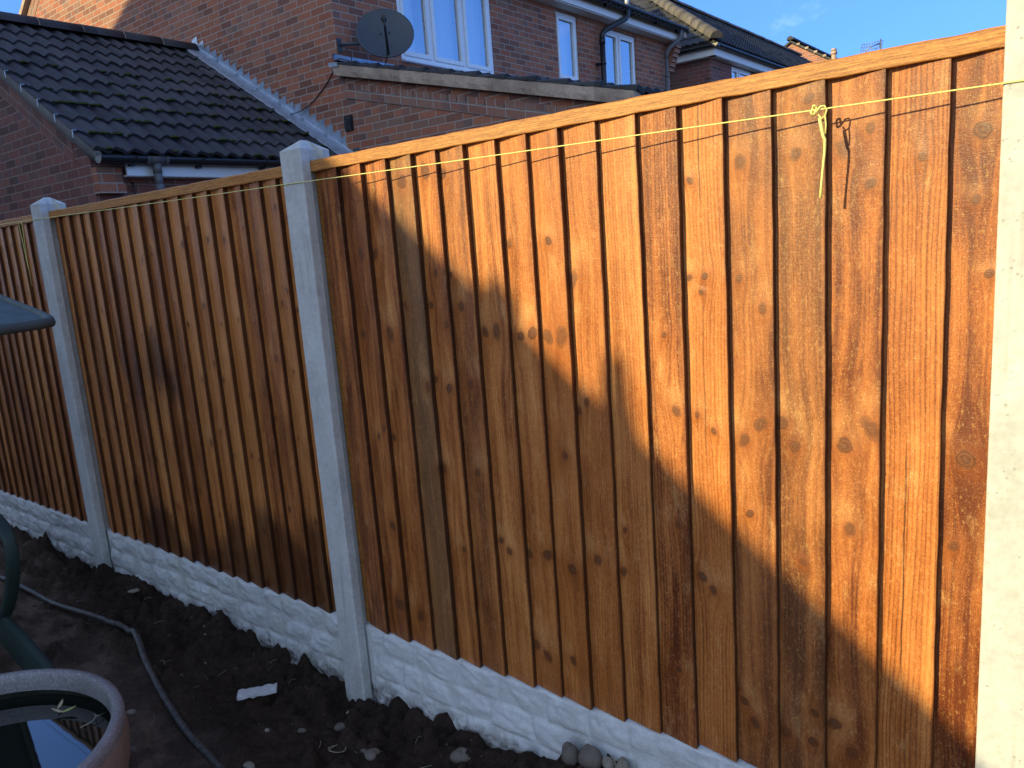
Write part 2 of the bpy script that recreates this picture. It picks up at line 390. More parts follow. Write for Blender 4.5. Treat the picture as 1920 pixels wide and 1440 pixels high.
def glass_material():
    b = NB('window_glass')
    t = b.t
    tr = b.n('ShaderNodeBsdfTransparent'); tr.inputs[0].default_value = (0.80, 0.88, 0.92, 1)
    gl = b.n('ShaderNodeBsdfGlossy'); gl.inputs['Roughness'].default_value = 0.015
    gl.inputs[0].default_value = (0.95, 0.98, 1, 1)
    wv = b.noise(b.pos(), 1.4, 1.0)
    t.links.new(b.bump(wv, 0.06, 0.05), gl.inputs['Normal'])
    mx = b.n('ShaderNodeMixShader')
    fr = b.n('ShaderNodeFresnel'); fr.inputs[0].default_value = 1.6
    fac = b.add(b.mul(fr.outputs[0], 0.9), 0.30)
    t.links.new(b.mth('MINIMUM', fac, 1.0), mx.inputs[0])
    t.links.new(tr.outputs[0], mx.inputs[1]); t.links.new(gl.outputs[0], mx.inputs[2])
    t.links.new(mx.outputs[0], b.out.inputs[0])
    t.nodes.remove(b.p)
    return b.m
M['glass'] = glass_material()

def soil_material():
    b = NB('garden_soil')
    p = b.pos()
    x, y, z = b.sep(p)
    n1 = b.noise(p, 5.0, 4.0, 0.6); n2 = b.noise(p, 55.0, 4.0, 0.7); n3 = b.noise(p, 260.0, 2.0, 0.7)
    col = b.ramp(b.add(b.mul(n1, 0.45), b.mul(n2, 0.55)), [(0.3, (0.0175, 0.0105, 0.0075)), (0.5, (0.040, 0.0248, 0.0178)), (0.72, (0.084, 0.053, 0.037))])
    # trodden, paler and redder ground on the garden side of the pipe
    edge = b.add(y, b.mul(b.sub(n1, 0.5), 0.25))
    tr = b.map(b.add(edge, b.mul(x, 0.16)), -0.34, -0.62)
    pat = b.map(b.noise(b.vec(b.mul(x, 5.0), b.mul(y, 9.0), 0.0), 1.0, 4.0, 0.6), 0.42, 0.64)
    col = b.mix(b.mul(tr, b.add(b.mul(pat, 0.7), 0.3)), col, b.mix(n2, (0.125, 0.085, 0.062), (0.27, 0.195, 0.145)))
    sp = b.mul(b.map(b.voro(p, 70.0), 0.10, 0.17, 1.0, 0.0), b.map(b.white(b.voro(p, 70.0, out='Position'))[0], 0.93, 0.95))
    col = b.mix(b.mul(sp, 0.8), col, (0.30, 0.26, 0.22))
    h = b.add(n2, b.mul(n3, 0.45))
    return b.fin(col, 0.95, 0.12, 0.0, b.bump(h, 1.0, 0.013))
M['soil'] = soil_material()
M['ground'] = simple('trodden_ground', (0.085, 0.07, 0.05), 0.95, 0.1, n_scale=3.0, var=0.5, bump=0.6)
M['stone'] = simple('river_stone', (0.125, 0.10, 0.08), 0.7, 0.3, n_scale=26.0, var=0.4, bump=0.25)
M['stone_pale'] = simple('pale_stone', (0.22, 0.185, 0.145), 0.75, 0.3, n_scale=40.0, var=0.3, bump=0.3)
M['shard'] = simple('pale_render_strip', (0.55, 0.53, 0.52), 0.6, 0.4, n_scale=50.0, var=0.35, bump=0.5)
M['straw'] = simple('dry_stalk', (0.34, 0.29, 0.20), 0.8, 0.2)
M['leaf'] = simple('pale_leaf', (0.32, 0.36, 0.10), 0.5, 0.4, n_scale=60)
M['leaf_dry'] = simple('yellowed_leaf', (0.42, 0.36, 0.20), 0.6, 0.3, n_scale=60)
M['string'] = simple('yellow_nylon_string', (0.72, 0.66, 0.20), 0.45, 0.5, n_scale=300, var=0.25)

def hose_material():
    b = NB('dusty_grey_pipe')
    p = b.pos()
    n = b.noise(p, 55.0, 4.0, 0.7)
    col = b.mix(b.map(n, 0.36, 0.74), (0.030, 0.027, 0.025), (0.125, 0.105, 0.09))
    bd = b.map(b.noise(p, 11.0, 3.0), 0.60, 0.70)
    col = b.mix(b.mul(bd, 0.5), col, (0.085, 0.06, 0.045))
    return b.fin(col, 0.55, 0.45, 0.0, b.bump(n, 0.3, 0.002))
M['hose'] = hose_material()

def pot_material(rim):
    b = NB('speckled_pot_rim' if rim else 'terracotta_pot')
    p = b.objc()
    n = b.noise(p, 7.0, 4.0, 0.6); n2 = b.noise(p, 90.0, 3.0, 0.7); n3 = b.noise(p, 300.0, 2.0, 0.7)
    if rim:
        col = b.ramp(b.add(b.mul(n, 0.4), b.mul(n2, 0.6)), [(0.3, (0.115, 0.105, 0.102)), (0.52, (0.205, 0.185, 0.178)), (0.74, (0.31, 0.285, 0.27))])
        col = b.mix(b.mul(b.map(n3, 0.57, 0.68), 0.7), col, (0.62, 0.62, 0.62))
        return b.fin(col, 0.5, 0.5, 0.0, b.bump(b.add(n2, n3), 0.3, 0.002))
    col = b.ramp(b.add(b.mul(n, 0.5), b.mul(n2, 0.5)), [(0.3, (0.145, 0.095, 0.066)), (0.5, (0.24, 0.168, 0.122)), (0.72, (0.33, 0.255, 0.20))])
    col = b.mix(b.mul(b.map(n3, 0.66, 0.74), 0.4), col, (0.42, 0.40, 0.40))
    return b.fin(col, 0.72, 0.35, 0.0, b.bump(n2, 0.3, 0.003))
M['pot'] = pot_material(False); M['pot_rim'] = pot_material(True)
M['pot_inside'] = simple('slimy_pot_inside', (0.030, 0.032, 0.022), 0.5, 0.4, n_scale=12, var=0.5)

def water_material():
    b = NB('still_dark_water')
    n = b.noise(b.pos(), 9.0, 2.0)
    b.p.inputs['IOR'].default_value = 1.33
    return b.fin((0.008, 0.011, 0.008), 0.012, 0.95, 0.0, b.bump(n, 0.02, 0.01), 1.0)
M['water'] = water_material()
M['chair'] = simple('dark_green_resin', (0.024, 0.044, 0.036), 0.62, 0.5, n_scale=18, var=0.3, bump=0.08)
M['render'] = simple('painted_render', (0.55, 0.52, 0.47), 0.8, 0.2)

# ------------------------------------------------------------------ mesh helpers
class MB:
    """collects faces (with optional metric UVs) and links them as ONE mesh object"""
    def __init__(s): s.v = []; s.f = []; s.uv = []; s.sm = []
    def face(s, pts, uv=None, smooth=False):
        i = len(s.v); s.v += [tuple(p) for p in pts]; s.f.append(tuple(range(i, i + len(pts))))
        s.uv.append(uv if uv else [(p[0] + p[1], p[2]) for p in pts]); s.sm.append(smooth)
    def wallquad(s, pts):
        """vertical face; UV = horizontal run, height"""
        a = Vector(pts[0]); n = None
        for k in range(1, len(pts) - 1):
            n = (Vector(pts[k]) - a).cross(Vector(pts[k + 1]) - a)
            if n.length > 1e-9: break
        if abs(n.x) >= abs(n.y) and abs(n.x) > abs(n.z): uv = [(p[1], p[2]) for p in pts]
        elif abs(n.y) > abs(n.z): uv = [(p[0], p[2]) for p in pts]
        else: uv = [(p[0], p[1]) for p in pts]
        s.face(pts, uv)
    def box(s, a, b):
        x0, y0, z0 = a; x1, y1, z1 = b
        P = [(x0, y0, z0), (x1, y0, z0), (x1, y1, z0), (x0, y1, z0), (x0, y0, z1), (x1, y0, z1), (x1, y1, z1), (x0, y1, z1)]
        for q in ((0, 3, 2, 1), (4, 5, 6, 7), (0, 1, 5, 4), (1, 2, 6, 5), (2, 3, 7, 6), (3, 0, 4, 7)):
            s.wallquad([P[i] for i in q])
    def obox(s, o, ax, ay, az):
        """box from corner o spanned by three vectors"""
        o = Vector(o); ax = Vector(ax); ay = Vector(ay); az = Vector(az)
        P = [o, o + ax, o + ax + ay, o + ay, o + az, o + ax + az, o + ax + ay + az, o + ay + az]
        for q in ((0, 3, 2, 1), (4, 5, 6, 7), (0, 1, 5, 4), (1, 2, 6, 5), (2, 3, 7, 6), (3, 0, 4, 7)):
            s.face([P[i] for i in q])
    def grid(s, P, closed_u=False, smooth=True, flip=False):
        """P[i][j] points -> quads sharing vertices"""
        base = len(s.v); n = len(P); m = len(P[0])
        for row in P: s.v += [tuple(p) for p in row]
        for i in range(n - 1 + (1 if closed_u else 0)):
            for j in range(m - 1):
                a = base + i * m + j; b_ = base + ((i + 1) % n) * m + j
                q = (a, b_, b_ + 1, a + 1)
                if flip: q = q[::-1]
                s.f.append(q); s.sm.append(smooth)
                s.uv.append([(s.v[k][0] + s.v[k][1], s.v[k][2]) for k in q])
    def tube(s, pts, r, seg=10, caps=True, smooth=True):
        pts = [Vector(p) for p in pts]; rs = r if isinstance(r, (list, tuple)) else [r] * len(pts)
        rows = []; up = None
        for i, p in enumerate(pts):
            d = (pts[min(i + 1, len(pts) - 1)] - pts[max(i - 1, 0)]).normalized()
            if up is None:
                up = Vector((0, 0, 1)) if abs(d.z) < 0.9 else Vector((1, 0, 0))
            e1 = d.cross(up).normalized(); e2 = e1.cross(d).normalized(); up = e2
            rows.append([p + (e1 * math.cos(t) + e2 * math.sin(t)) * rs[i] for t in [2 * math.pi * k / seg for k in range(seg + 1)]])
        s.grid(rows, smooth=smooth)
        if caps:
            s.face(rows[0][:-1]); s.face(list(reversed(rows[-1][:-1])))
    def lathe(s, prof, centre, seg=64):
        cx, cy, cz = centre
        rows = [[(cx + r * math.cos(t), cy + r * math.sin(t), cz + z) for (r, z) in prof] for t in [2 * math.pi * k / seg for k in range(seg)]]
        s.grid(rows, closed_u=True)
    def prism(s, poly, vec):
        """polygon extruded along a vector"""
        vec = Vector(vec); a = [Vector(p) for p in poly]; b_ = [p + vec for p in a]
        s.wallquad([tuple(p) for p in a]); s.wallquad([tuple(p) for p in reversed(b_)])
        for i in range(len(a)):
            j = (i + 1) % len(a)
            s.wallquad([tuple(a[i]), tuple(b_[i]), tuple(b_[j]), tuple(a[j])])
    def build(s, name, mat, parent=None, bevel=None, fixn=True):
        me = bpy.data.meshes.new(name)
        me.from_pydata(s.v, [], s.f)
        uvl = me.uv_layers.new(name='UVMap')
        flat = [c for f in s.uv for p in f for c in p]
        uvl.data.foreach_set('uv', flat)
        me.polygons.foreach_set('use_smooth', s.sm)
        if mat is not None: me.materials.append(mat)
        me.update()
        if fixn:
            import bmesh
            bm = bmesh.new(); bm.from_mesh(me)
            bmesh.ops.remove_doubles(bm, verts=bm.verts, dist=1e-5)
            bmesh.ops.recalc_face_normals(bm, faces=bm.faces)
            bm.to_mesh(me); bm.free()
        o = bpy.data.objects.new(name, me); C.objects.link(o)
        if parent is not None: o.parent = parent
        if bevel:
            md = o.modifiers.new('bevel', 'BEVEL'); md.width = bevel; md.segments = 2; md.limit_method = 'ANGLE'; md.angle_limit = R_(40)
        return o

def thing(name, label, cat, group=None):
    o = bpy.data.objects.new(name, None); o.empty_display_size = 0.1; C.objects.link(o)
    return tag(o, label, cat, group)
def tag(o, label, cat, group=None):
    o['label'] = label; o['category'] = cat
    if group: o['group'] = group
    return o
def struct(o): o['kind'] = 'structure'; return o

def vnoise(x, y, scale, seed):
    """smooth value noise for numpy arrays"""
    r = np.random.RandomState(seed); T = r.rand(256, 256)
    X = x * scale; Y = y * scale
    xi = np.floor(X).astype(int); yi = np.floor(Y).astype(int); fx_ = X - xi; fy_ = Y - yi
    fx_ = fx_ * fx_ * (3 - 2 * fx_); fy_ = fy_ * fy_ * (3 - 2 * fy_)
    g = lambda i, j: T[i % 256, j % 256]
    return (g(xi, yi) * (1 - fx_) + g(xi + 1, yi) * fx_) * (1 - fy_) + (g(xi, yi + 1) * (1 - fx_) + g(xi + 1, yi + 1) * fx_) * fy_
def fbm(x, y, scale, seed, octv=4, gain=0.5):
    a = 0; amp = 1; tot = 0
    for k in range(octv):
        a = a + amp * vnoise(x + 13.7 * k, y - 7.1 * k, scale * 2 ** k, seed + k); tot += amp; amp *= gain
    return a / tot

# ------------------------------------------------------------------ ground and soil
g = MB()
g.face([(-400, -400, -0.42), (400, -400, -0.42), (400, 400, -0.42), (-400, 400, -0.42)])
struct(g.build('ground', M['ground']))

pa = MB()  # unseen pale paving, added to bounce light onto the shaded fence
for i in range(10):
    for k in range(6):
        x = -3.4 + i * .905; y = -2.05 - k * .605
        pa.box((x, y - .598, -.36), (x + .898, y, -.262 - .002 * ((i * 3 + k) % 3)))
struct(pa.build('bounce_patio', simple('bounce_paving', (0.34, 0.32, 0.28), .9, .15, n_scale=5, var=.3, bump=.3), bevel=.004))
SX = [-6, -3.3, -2.57, -2.19, -1.84, -1.59, -1.34, -1.07, -.78, -.52, -.19, -.07, .05, .16, .31, .475, .58, .71, .82, .93, 1.06, 1.2, 1.4, 2, 5]
SZ = [-.25, -.25, -.225, -.262, -.248, -.212, -.218, -.238, -.228, -.258, -.26, -.266, -.29, -.30, -.272, -.25, -.268, -.248, -.212, -.175, -.15, -.145, -.15, -.16, -.16]
def soil_mesh():
    xs = np.concatenate([np.arange(-5.2, -2.6, 0.03), np.arange(-2.6, 1.5, 0.0105), np.arange(1.5, 4.2, 0.04)])
    ys = np.concatenate([np.arange(-5.0, -1.2, 0.06), np.arange(-1.2, 0.055, 0.0105)])
    X, Y = np.meshgrid(xs, ys, indexing='ij')
    top = np.interp(X, SX, SZ)
    d = np.clip(0.04 - Y, 0, None)
    fall = np.exp(-(d / 0.20) ** 1.4)
    flat = -0.285 + 0.012 * (fbm(X, Y, 2.2, 5) - 0.5)
    Z = flat + (top - flat) * fall
    rough = np.clip(1.15 - np.clip((-(Y + 0.16 * X) - 0.30) / 0.22, 0, 1), 0.12, 1.0)    # broken clods by the fence, trodden flat beyond
    Z += (fbm(X, Y, 9, 21, 4) - 0.5) * 0.048 * rough
    Z += (fbm(X, Y, 38, 31, 3) - 0.5) * 0.016 * rough
    Z += (fbm(X, Y, 3.0, 71, 4) - 0.5) * 0.022 * (1 - rough)
    # clods: rounded lumps pressed into the height field
    r = np.random.RandomState(3)
    for k in range(2100):
        cx = r.uniform(-3.4, 1.4); cy = 0.04 - abs(r.normal(0, 0.19))
        rad = 0.009 + 0.024 * r.rand() ** 2.4 + (0.018 if r.rand() < 0.06 else 0)
        i0, i1 = np.searchsorted(xs, [cx - rad * 1.3, cx + rad * 1.3]); j0, j1 = np.searchsorted(ys, [cy - rad * 1.3, cy + rad * 1.3])
        if i1 <= i0 or j1 <= j0: continue
        sx, sy = X[i0:i1, j0:j1], Y[i0:i1, j0:j1]
        q = 1 - ((sx - cx) ** 2 + (sy - cy) ** 2 * r.uniform(.7, 1.5)) / rad ** 2
        bumpz = np.sqrt(np.clip(q, 0, None)) * rad * r.uniform(.5, .95)
        Z[i0:i1, j0:j1] += bumpz
    for cx, cy, rad in ((-1.62, -0.02, .05), (-1.36, -0.01, .045), (-2.5, -0.02, .06), (-2.62, -0.05, .05), (-.98, .0, .035)):   # the large clods against the boards
        q = 1 - ((X - cx) ** 2 + (Y - cy) ** 2) / rad ** 2
        Z += np.sqrt(np.clip(q, 0, None)) * rad * 0.8 * (0.8 + 0.5 * fbm(X, Y, 60, 9, 2))
    n, m = X.shape
    V = np.stack([X, Y, Z], -1).reshape(-1, 3)
    idx = np.arange(n * m).reshape(n, m)
    F = np.stack([idx[:-1, :-1], idx[1:, :-1], idx[1:, 1:], idx[:-1, 1:]], -1).reshape(-1, 4)
    me = bpy.data.meshes.new('soil_bed')
    me.from_pydata(V.tolist(), [], F.tolist())
    me.polygons.foreach_set('use_smooth', [True] * len(F))
    me.materials.append(M['soil']); me.update()
    o = bpy.data.objects.new('soil_bed', me); C.objects.link(o); struct(o)
    return o
    
_SOIL = {}
def _keep():
    o = soil_mesh()
    co = np.empty(len(o.data.vertices) * 3); o.data.vertices.foreach_get('co', co); co = co.reshape(-1, 3)
    _SOIL['co'] = co
    return o
soil = _keep()
def soil_z(x, y):
    co = _SOIL['co']; d = (co[:, 0] - x) ** 2 + (co[:, 1] - y) ** 2
    return float(co[np.argmin(d), 2])

# ------------------------------------------------------------------ the fence
S = 1.89                       # post spacing
PW, PD = 0.1012, 0.1154        # post face and depth
PT = 1.570                     # post shoulder height
TOP = 1.531                    # top of the capping rail
def post(x0, label, buried=0.0):
    b = MB(); sl = 0.021; y1, y2 = 0.0347, 0.0855; c = 0.004
    prof = [(c, 0), (PW - c, 0), (PW, c), (PW, y1), (PW - sl, y1 + 0.004), (PW - sl, y2 - 0.004), (PW, y2), (PW, PD - c), (PW - c, PD),
            (c, PD), (0, PD - c), (0, y2), (sl, y2 - 0.004), (sl, y1 + 0.004), (0, y1), (0, c)]
    zs = [-0.7, -0.25, 0.1, 0.5, 0.9, 1.2, PT - 0.004]
    rows = [[(x, y, z) for z in zs] for x, y in prof]
    b.grid(rows, closed_u=True, smooth=False)
    ap = (PW / 2, PD / 2, 1.597)
    # weathered cap: four slopes from the shoulder to a blunt ridge
    sh = [(x, y, PT - 0.004) for x, y in prof]
    r1 = [(ap[0] - .006, ap[1] - .010, ap[2]), (ap[0] + .006, ap[1] - .010, ap[2]), (ap[0] + .006, ap[1] + .010, ap[2]), (ap[0] - .006, ap[1] + .010, ap[2])]
    def q(p):                                     # which apex corner each shoulder point leans to
        return r1[(0 if p[0] < PW / 2 else 1) if p[1] < PD / 2 else (3 if p[0] < PW / 2 else 2)]
    for i in range(len(sh)):
        j = (i + 1) % len(sh); a, d = q(sh[i]), q(sh[j])
        b.face([sh[i], sh[j], d, a] if a != d else [sh[i], sh[j], a])
    b.face(r1)
    o = b.build('concrete_post', M['concrete'], bevel=0.0015)
    o.location = (x0, 0, 0)
    return tag(o, label, 'fence post', 'slotted concrete fence posts')
post(0, 'grey concrete fence post between the half sunlit panel and the damp-stained panel')
post(-S, 'pale blue-grey slotted concrete post at the far left, partly behind the green chair top')
post(S, 'cream sunlit concrete post at the right edge of the fence')
post(-2 * S, 'slotted concrete post beyond the leftmost visible fence panel')
post(2 * S, 'slotted concrete post one panel to the right of the sunlit post')

KN = [(1.447, 1.262, 9), (1.434, 1.137, 10), (1.486, 1.075, 10), (1.44, 0.793, 15), (1.479, 0.833, 17), (1.517, 0.837, 17), (1.546, 0.792, 14), (1.566, 1.138, 9), (1.596, 1.013, 7), (1.645, 1.259, 9), (1.621, 1.136, 9), (1.641, 1.007, 7), (1.642, 0.802, 19), (1.694, 0.843, 20), (1.699, 1.074, 9), (1.852, 0.8, 19), (1.877, 1.133, 9), (1.361, 1.144, 9), (1.351, 1.111, 7), (1.322, 1.142, 9), (1.332, 0.839, 7), (1.373, 0.808, 8), (1.261, 1.017, 8), (1.286, 0.847, 13), (1.579, 1.468, 11), (1.638, 1.373, 15), (1.686, 1.399, 10), (1.688, 1.302, 12), (1.552, 1.371, 13), (1.546, 1.263, 8), (1.442, 1.37, 14), (1.471, 1.399, 8), (1.472, 1.302, 9), (1.331, 1.345, 9), (1.86, 1.372, 17), (1.771, 1.34, 8), (1.854, 1.259, 9), (0.289, 1.241, 13), (0.336, 1.238, 13), (0.251, 1.002, 12), (0.373, 1.004, 14), (0.484, 1.427, 16), (0.573, 1.447, 17), (0.628, 1.436, 15), (0.58, 1.177, 8), (0.629, 1.171, 7), (0.445, 1.086, 9), (0.546, 1.088, 10), (0.663, 1.084, 11), (0.609, 1.036, 9), (0.736, 1.016, 11), (0.779, 1.02, 13), (0.855, 1.007, 10), (0.898, 1.016, 15), (0.941, 1.006, 14), (0.988, 1.009, 15), (0.963, 1.241, 9), (0.837, 1.24, 8), (1.021, 1.146, 12), (0.278, 0.684, 8), (0.312, 0.716, 8), (0.338, 0.687, 9), (0.517, 0.856, 10), (0.538, 0.878, 8), (0.595, 0.855, 12), (0.674, 0.872, 11), (0.535, 0.614, 11), (0.672, 0.62, 9), (0.974, 0.706, 9), (1.045, 0.849, 8), (1.017, 0.824, 8), (0.164, 0.359, 8), (0.303, 0.4, 13), (0.286, 0.133, 17), (0.316, 0.135, 13), (0.385, 0.114, 15), (0.597, 0.379, 8), (0.732, 0.429, 9), (0.763, 0.404, 9), (0.899, 0.424, 13), (0.83, 0.407, 10), (0.975, 0.399, 13), (1.05, 0.439, 11), (1.124, 0.422, 12), (1.134, 0.533, 8), (0.833, 0.14, 10), (0.873, 0.121, 13), (0.958, 0.134, 10), (0.593, 0.246, 8), (1.268, 0.204, 10), (1.449, 0.629, 11), (1.537, 0.626, 9), (1.564, 0.542, 10), (1.655, 0.63, 14), (1.685, 0.63, 9), (1.838, 0.629, 11), (1.333, 0.455, 13), (1.361, 0.432, 11), (1.428, 0.172, 12), (1.454, 0.127, 13), (1.28, 0.575, 9), (1.522, 0.126, 14), (1.584, 0.133, 13), (1.588, 0.203, 11), (1.625, 0.183, 16), (1.662, 0.13, 15)]
# right-hand edges of the boards of the nearest panel, and how each board looks: hue, value, annual lines
EDGE1 = [.223, .328, .432, .532, .623, .719, .823, .918, 1.012, 1.113, 1.214, 1.311, 1.411, 1.509, 1.61, 1.711, 1.813, 1.909]
EDGE1 = [2.056 + (x - 2.056) * 1.0075 for x in EDGE1[:-1]] + [1.907]
TONE1 = [(.5, .42, .2), (.55, .45, .2), (.45, .50, .2), (.02, .42, .1), (.30, .52, .2), (.22, .46, .2), (.45, .58, .4), (.8, .54, .2), (.9, .56, .3),
         (.85, .54, .5), (.6, .62, .4), (.34, .46, .4), (1., .62, .9), (.22, .46, .1), (.18, .42, .2), (.30, .46, .1), (.85, .56, .8), (.40, .38, .1)]

def boards(x0, edges, tones, knots, seed, stains, parent):
    r = random.Random(seed)
    V = []; F = []; NF = []; bc = []; tn = []; st = []; KK = [[] for _ in range(NK)]
    nz = 26
    left = x0 + 0.1035
    prev = left - 0.0
    for i, e in enumerate(edges):
        xl = prev - (0.022 if i else 0.0); xr = e
        z0 = 0.002 + r.uniform(-.003, .003); z1 = TOP - 0.012
        yl, yr = 0.0585, 0.0385 + r.uniform(-.0015, .0015)
        yb = 0.0608
        lean = r.uniform(-.0016, .0016); bow = r.uniform(-.0012, .0012)
        ph = r.uniform(0, 6.28)
        ks = sorted([k for k in knots if xl - 0.004 < k[0] <= xr + 0.004 and (k[0] > prev - 0.006)], key=lambda k: -k[2])[:NK]
        while len(ks) < NK: ks.append((90.0, 0.0, 0.01))
        sd = r.uniform(0, 40)
        base = len(V)
        NU = 5
        for k in range(nz + 1):
            t = k / nz; z = z0 + (z1 - z0) * t
            wob = lean * (t - .5) * 2 + bow * math.sin(math.pi * t) + 0.0004 * math.sin(ph + t * 23) + 0.0006 * math.sin(ph * 2 + t * 61)
            a, b_ = xl + wob * .6, xr + wob
            ring = []
            for q in range(NU + 1):
                s_ = q / NU if q < NU - 1 else (0.965 if q == NU - 1 else 1.0)
                cup = -0.0010 * math.sin(math.pi * s_) * math.sin(ph)
                ring.append((a + (b_ - a) * s_ - (0.0008 if q == NU else 0), yl + (yr - yl) * s_ + cup + (0.0007 if q == NU else 0), z))
            ring.append((b_, yr + 0.0022, z)); ring.append((b_, yr + 0.0024, z)); ring.append((b_ - 0.0004, yb, z)); ring.append((a, yb + 0.0005, z))
            for q_, p in enumerate(ring):
                sv = stains(p[0], p[2], i)
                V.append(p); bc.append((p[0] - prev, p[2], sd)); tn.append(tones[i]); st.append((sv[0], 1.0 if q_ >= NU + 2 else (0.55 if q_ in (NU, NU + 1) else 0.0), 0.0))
                for q in range(NK): KK[q].append((ks[q][0] - prev, ks[q][1], ks[q][2]))
        m = NU + 5
        for k in range(nz):
            for q in range(m):
                q2 = (q + 1) % m
                F.append((base + k * m + q, base + k * m + q2, base + (k + 1) * m + q2, base + (k + 1) * m + q))
        F.append(tuple(base + q for q in reversed(range(m)))); F.append(tuple(base + nz * m + q for q in range(m)))
        for z in (.035,):                       # nail heads
            nx_ = e - .03 + r.uniform(-.006, .006); zz = z + r.uniform(-.01, .01); yy = yl + (yr - yl) * ((nx_ - xl) / (e - xl)) - .0016
            i0 = len(V)
            for k in range(6):
                V.append((nx_ + 0.0014 * math.cos(k * math.pi / 3), yy, zz + 0.0014 * math.sin(k * math.pi / 3))); bc.append((0, 0, sd)); tn.append(tones[i]); st.append((0, 0, 0))
                for q in range(NK): KK[q].append((90.0, 0.0, 0.01))
            F.append(tuple(range(i0, i0 + 6))); NF.append(len(F) - 1)
        prev = e
    me = bpy.data.meshes.new('boards'); me.from_pydata(V, [], F)
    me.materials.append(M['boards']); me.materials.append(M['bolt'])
    for k in NF: me.polygons[k].material_index = 1
    def at(name, data):
        a = me.attributes.new(name, 'FLOAT_VECTOR', 'POINT'); a.data.foreach_set('vector', np.array(data, dtype=np.float32).ravel())
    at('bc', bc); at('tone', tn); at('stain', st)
    for q in range(NK): at('k%d' % q, KK[q])
    me.update()
    o = bpy.data.objects.new('boards', me); C.objects.link(o); o.parent = parent
    return o

def random_knots(edges, x0, seed):
    r = random.Random(seed); out = []; prev = x0 + .08
    whorl = [r.uniform(.05, .25)]
    while whorl[-1] < 1.35: whorl.append(whorl[-1] + r.uniform(.22, .42))
    for e in edges:
        off = r.uniform(-.14, .14)
        for w in whorl:
            for _ in range(r.choice((1, 1, 1, 2))):
                out.append((r.uniform(prev + .008, e - .006), w + off + r.uniform(-.03, .03), r.choice((.006, .007, .009, .011, .013))))
        prev = e
    return out

def panel(x0, label, edges, tones, knots, seed, stains, vis=True):
    t = thing('fence_panel', label, 'fence panel', 'closeboard fence panels')
    t.location = (x0 + PW / 2, 0.04, 0)
    off = Vector((-(x0 + PW / 2), -0.04, 0))
    def loc(o): o.location = off; return o
    loc(boards(x0, edges, tones, knots, seed, stains, t))
    r = random.Random(seed + 5)
    # capping rail: long stick, slightly crowned, saw-rough
    b = MB(); n = 40; xa, xb = x0 + .084, x0 + S + PW - .084; rows = []
    for i in range(n + 1):
        x = xa + (xb - xa) * i / n
        w = 0.0007 * math.sin(i * 1.7 + seed) + 0.0005 * math.sin(i * 3.1)
        rows.append([(x, .0365, TOP - .033 + w), (x, .0355, TOP - .0315 + w), (x, .0355, TOP - .003 + w), (x, .038, TOP + w), (x, .084, TOP - .001), (x, .084, TOP - .033), (x, .0365, TOP - .033 + w)])
    b.grid(rows, smooth=False); b.face(rows[0][:-1]); b.face(rows[-1][:-1][::-1])
    loc(b.build('capping_rail', M['rail'], t))
    b = MB()
    for z in (.16, .76, 1.36): b.box((x0 + .085, .0615, z), (x0 + S + PW - .085, .0845, z + .075))
    for xx in (x0 + .0845, x0 + S + PW - .113): b.box((xx, .0613, .005), (xx + .028, .0842, TOP - .036))
    loc(b.build('rear_frame', M['rail'], t))
    return t

def even_edges(x0, seed):
    r = random.Random(seed); a = x0 + .08; w = (S + PW - .16) / 18
    return [a + w * (i + 1) + r.uniform(-.006, .006) for i in range(17)] + [x0 + S + PW - .084]
def even_tones(seed, lo=.33, hi=.60):
    r = random.Random(seed)
    return [(r.uniform(.22, .9), r.uniform(lo, hi), r.uniform(0, .5)) for _ in range(18)]
def no_stain(x, z, i): return (max(0.0, 0.30 - z * 3.0) if z < .1 else 0.0, 0, 0)
def mid_stain(x, z, i):
    s = 0.0
    xx = x + S                                     # 0..1.9 along the panel
    h = .17 + .09 * math.sin(xx * 5.0) + .07 * math.sin(i * 2.4 + 1)
    if .35 < xx: s = max(0, min(1, (h + .12 - z) / .16)) * min(1, (xx - .35) / .25)
    c = math.exp(-((xx - .80) / .30) ** 2) * math.exp(-((z - .83 - .05 * math.sin(i * 2.1)) / .13) ** 2)
    return (max(s, 1.15 * c * (.70 + .30 * math.sin(i * 1.9))), 0, 0)
panel(0, 'orange-brown closeboard fence panel half lit by low sun, crossed by a slanting shadow',
      EDGE1, TONE1, [(2.056 + (a - 2.056) * 1.0075, 1.249 + (z - 1.249) * 1.0075, r * (1.35 if a < 1.1 else 1.0) / 1000) for a, z, r in KN], 3, no_stain)
e2 = even_edges(-S, 12)
panel(-S, 'shaded brown closeboard fence panel with dark damp stains along its foot', e2, even_tones(5, .42, .68), random_knots(e2, -S, 4), 4, mid_stain)
e3 = even_edges(-2 * S, 13)
panel(-2 * S, 'brown closeboard fence panel at the left edge, behind the green chair top', e3, even_tones(6, .40, .64), random_knots(e3, -2 * S, 8), 5, no_stain)
e4 = even_edges(S, 14)
panel(S, 'closeboard fence panel to the right of the sunlit post', e4, even_tones(9, .45, .62), random_knots(e4, S, 9), 6, no_stain)

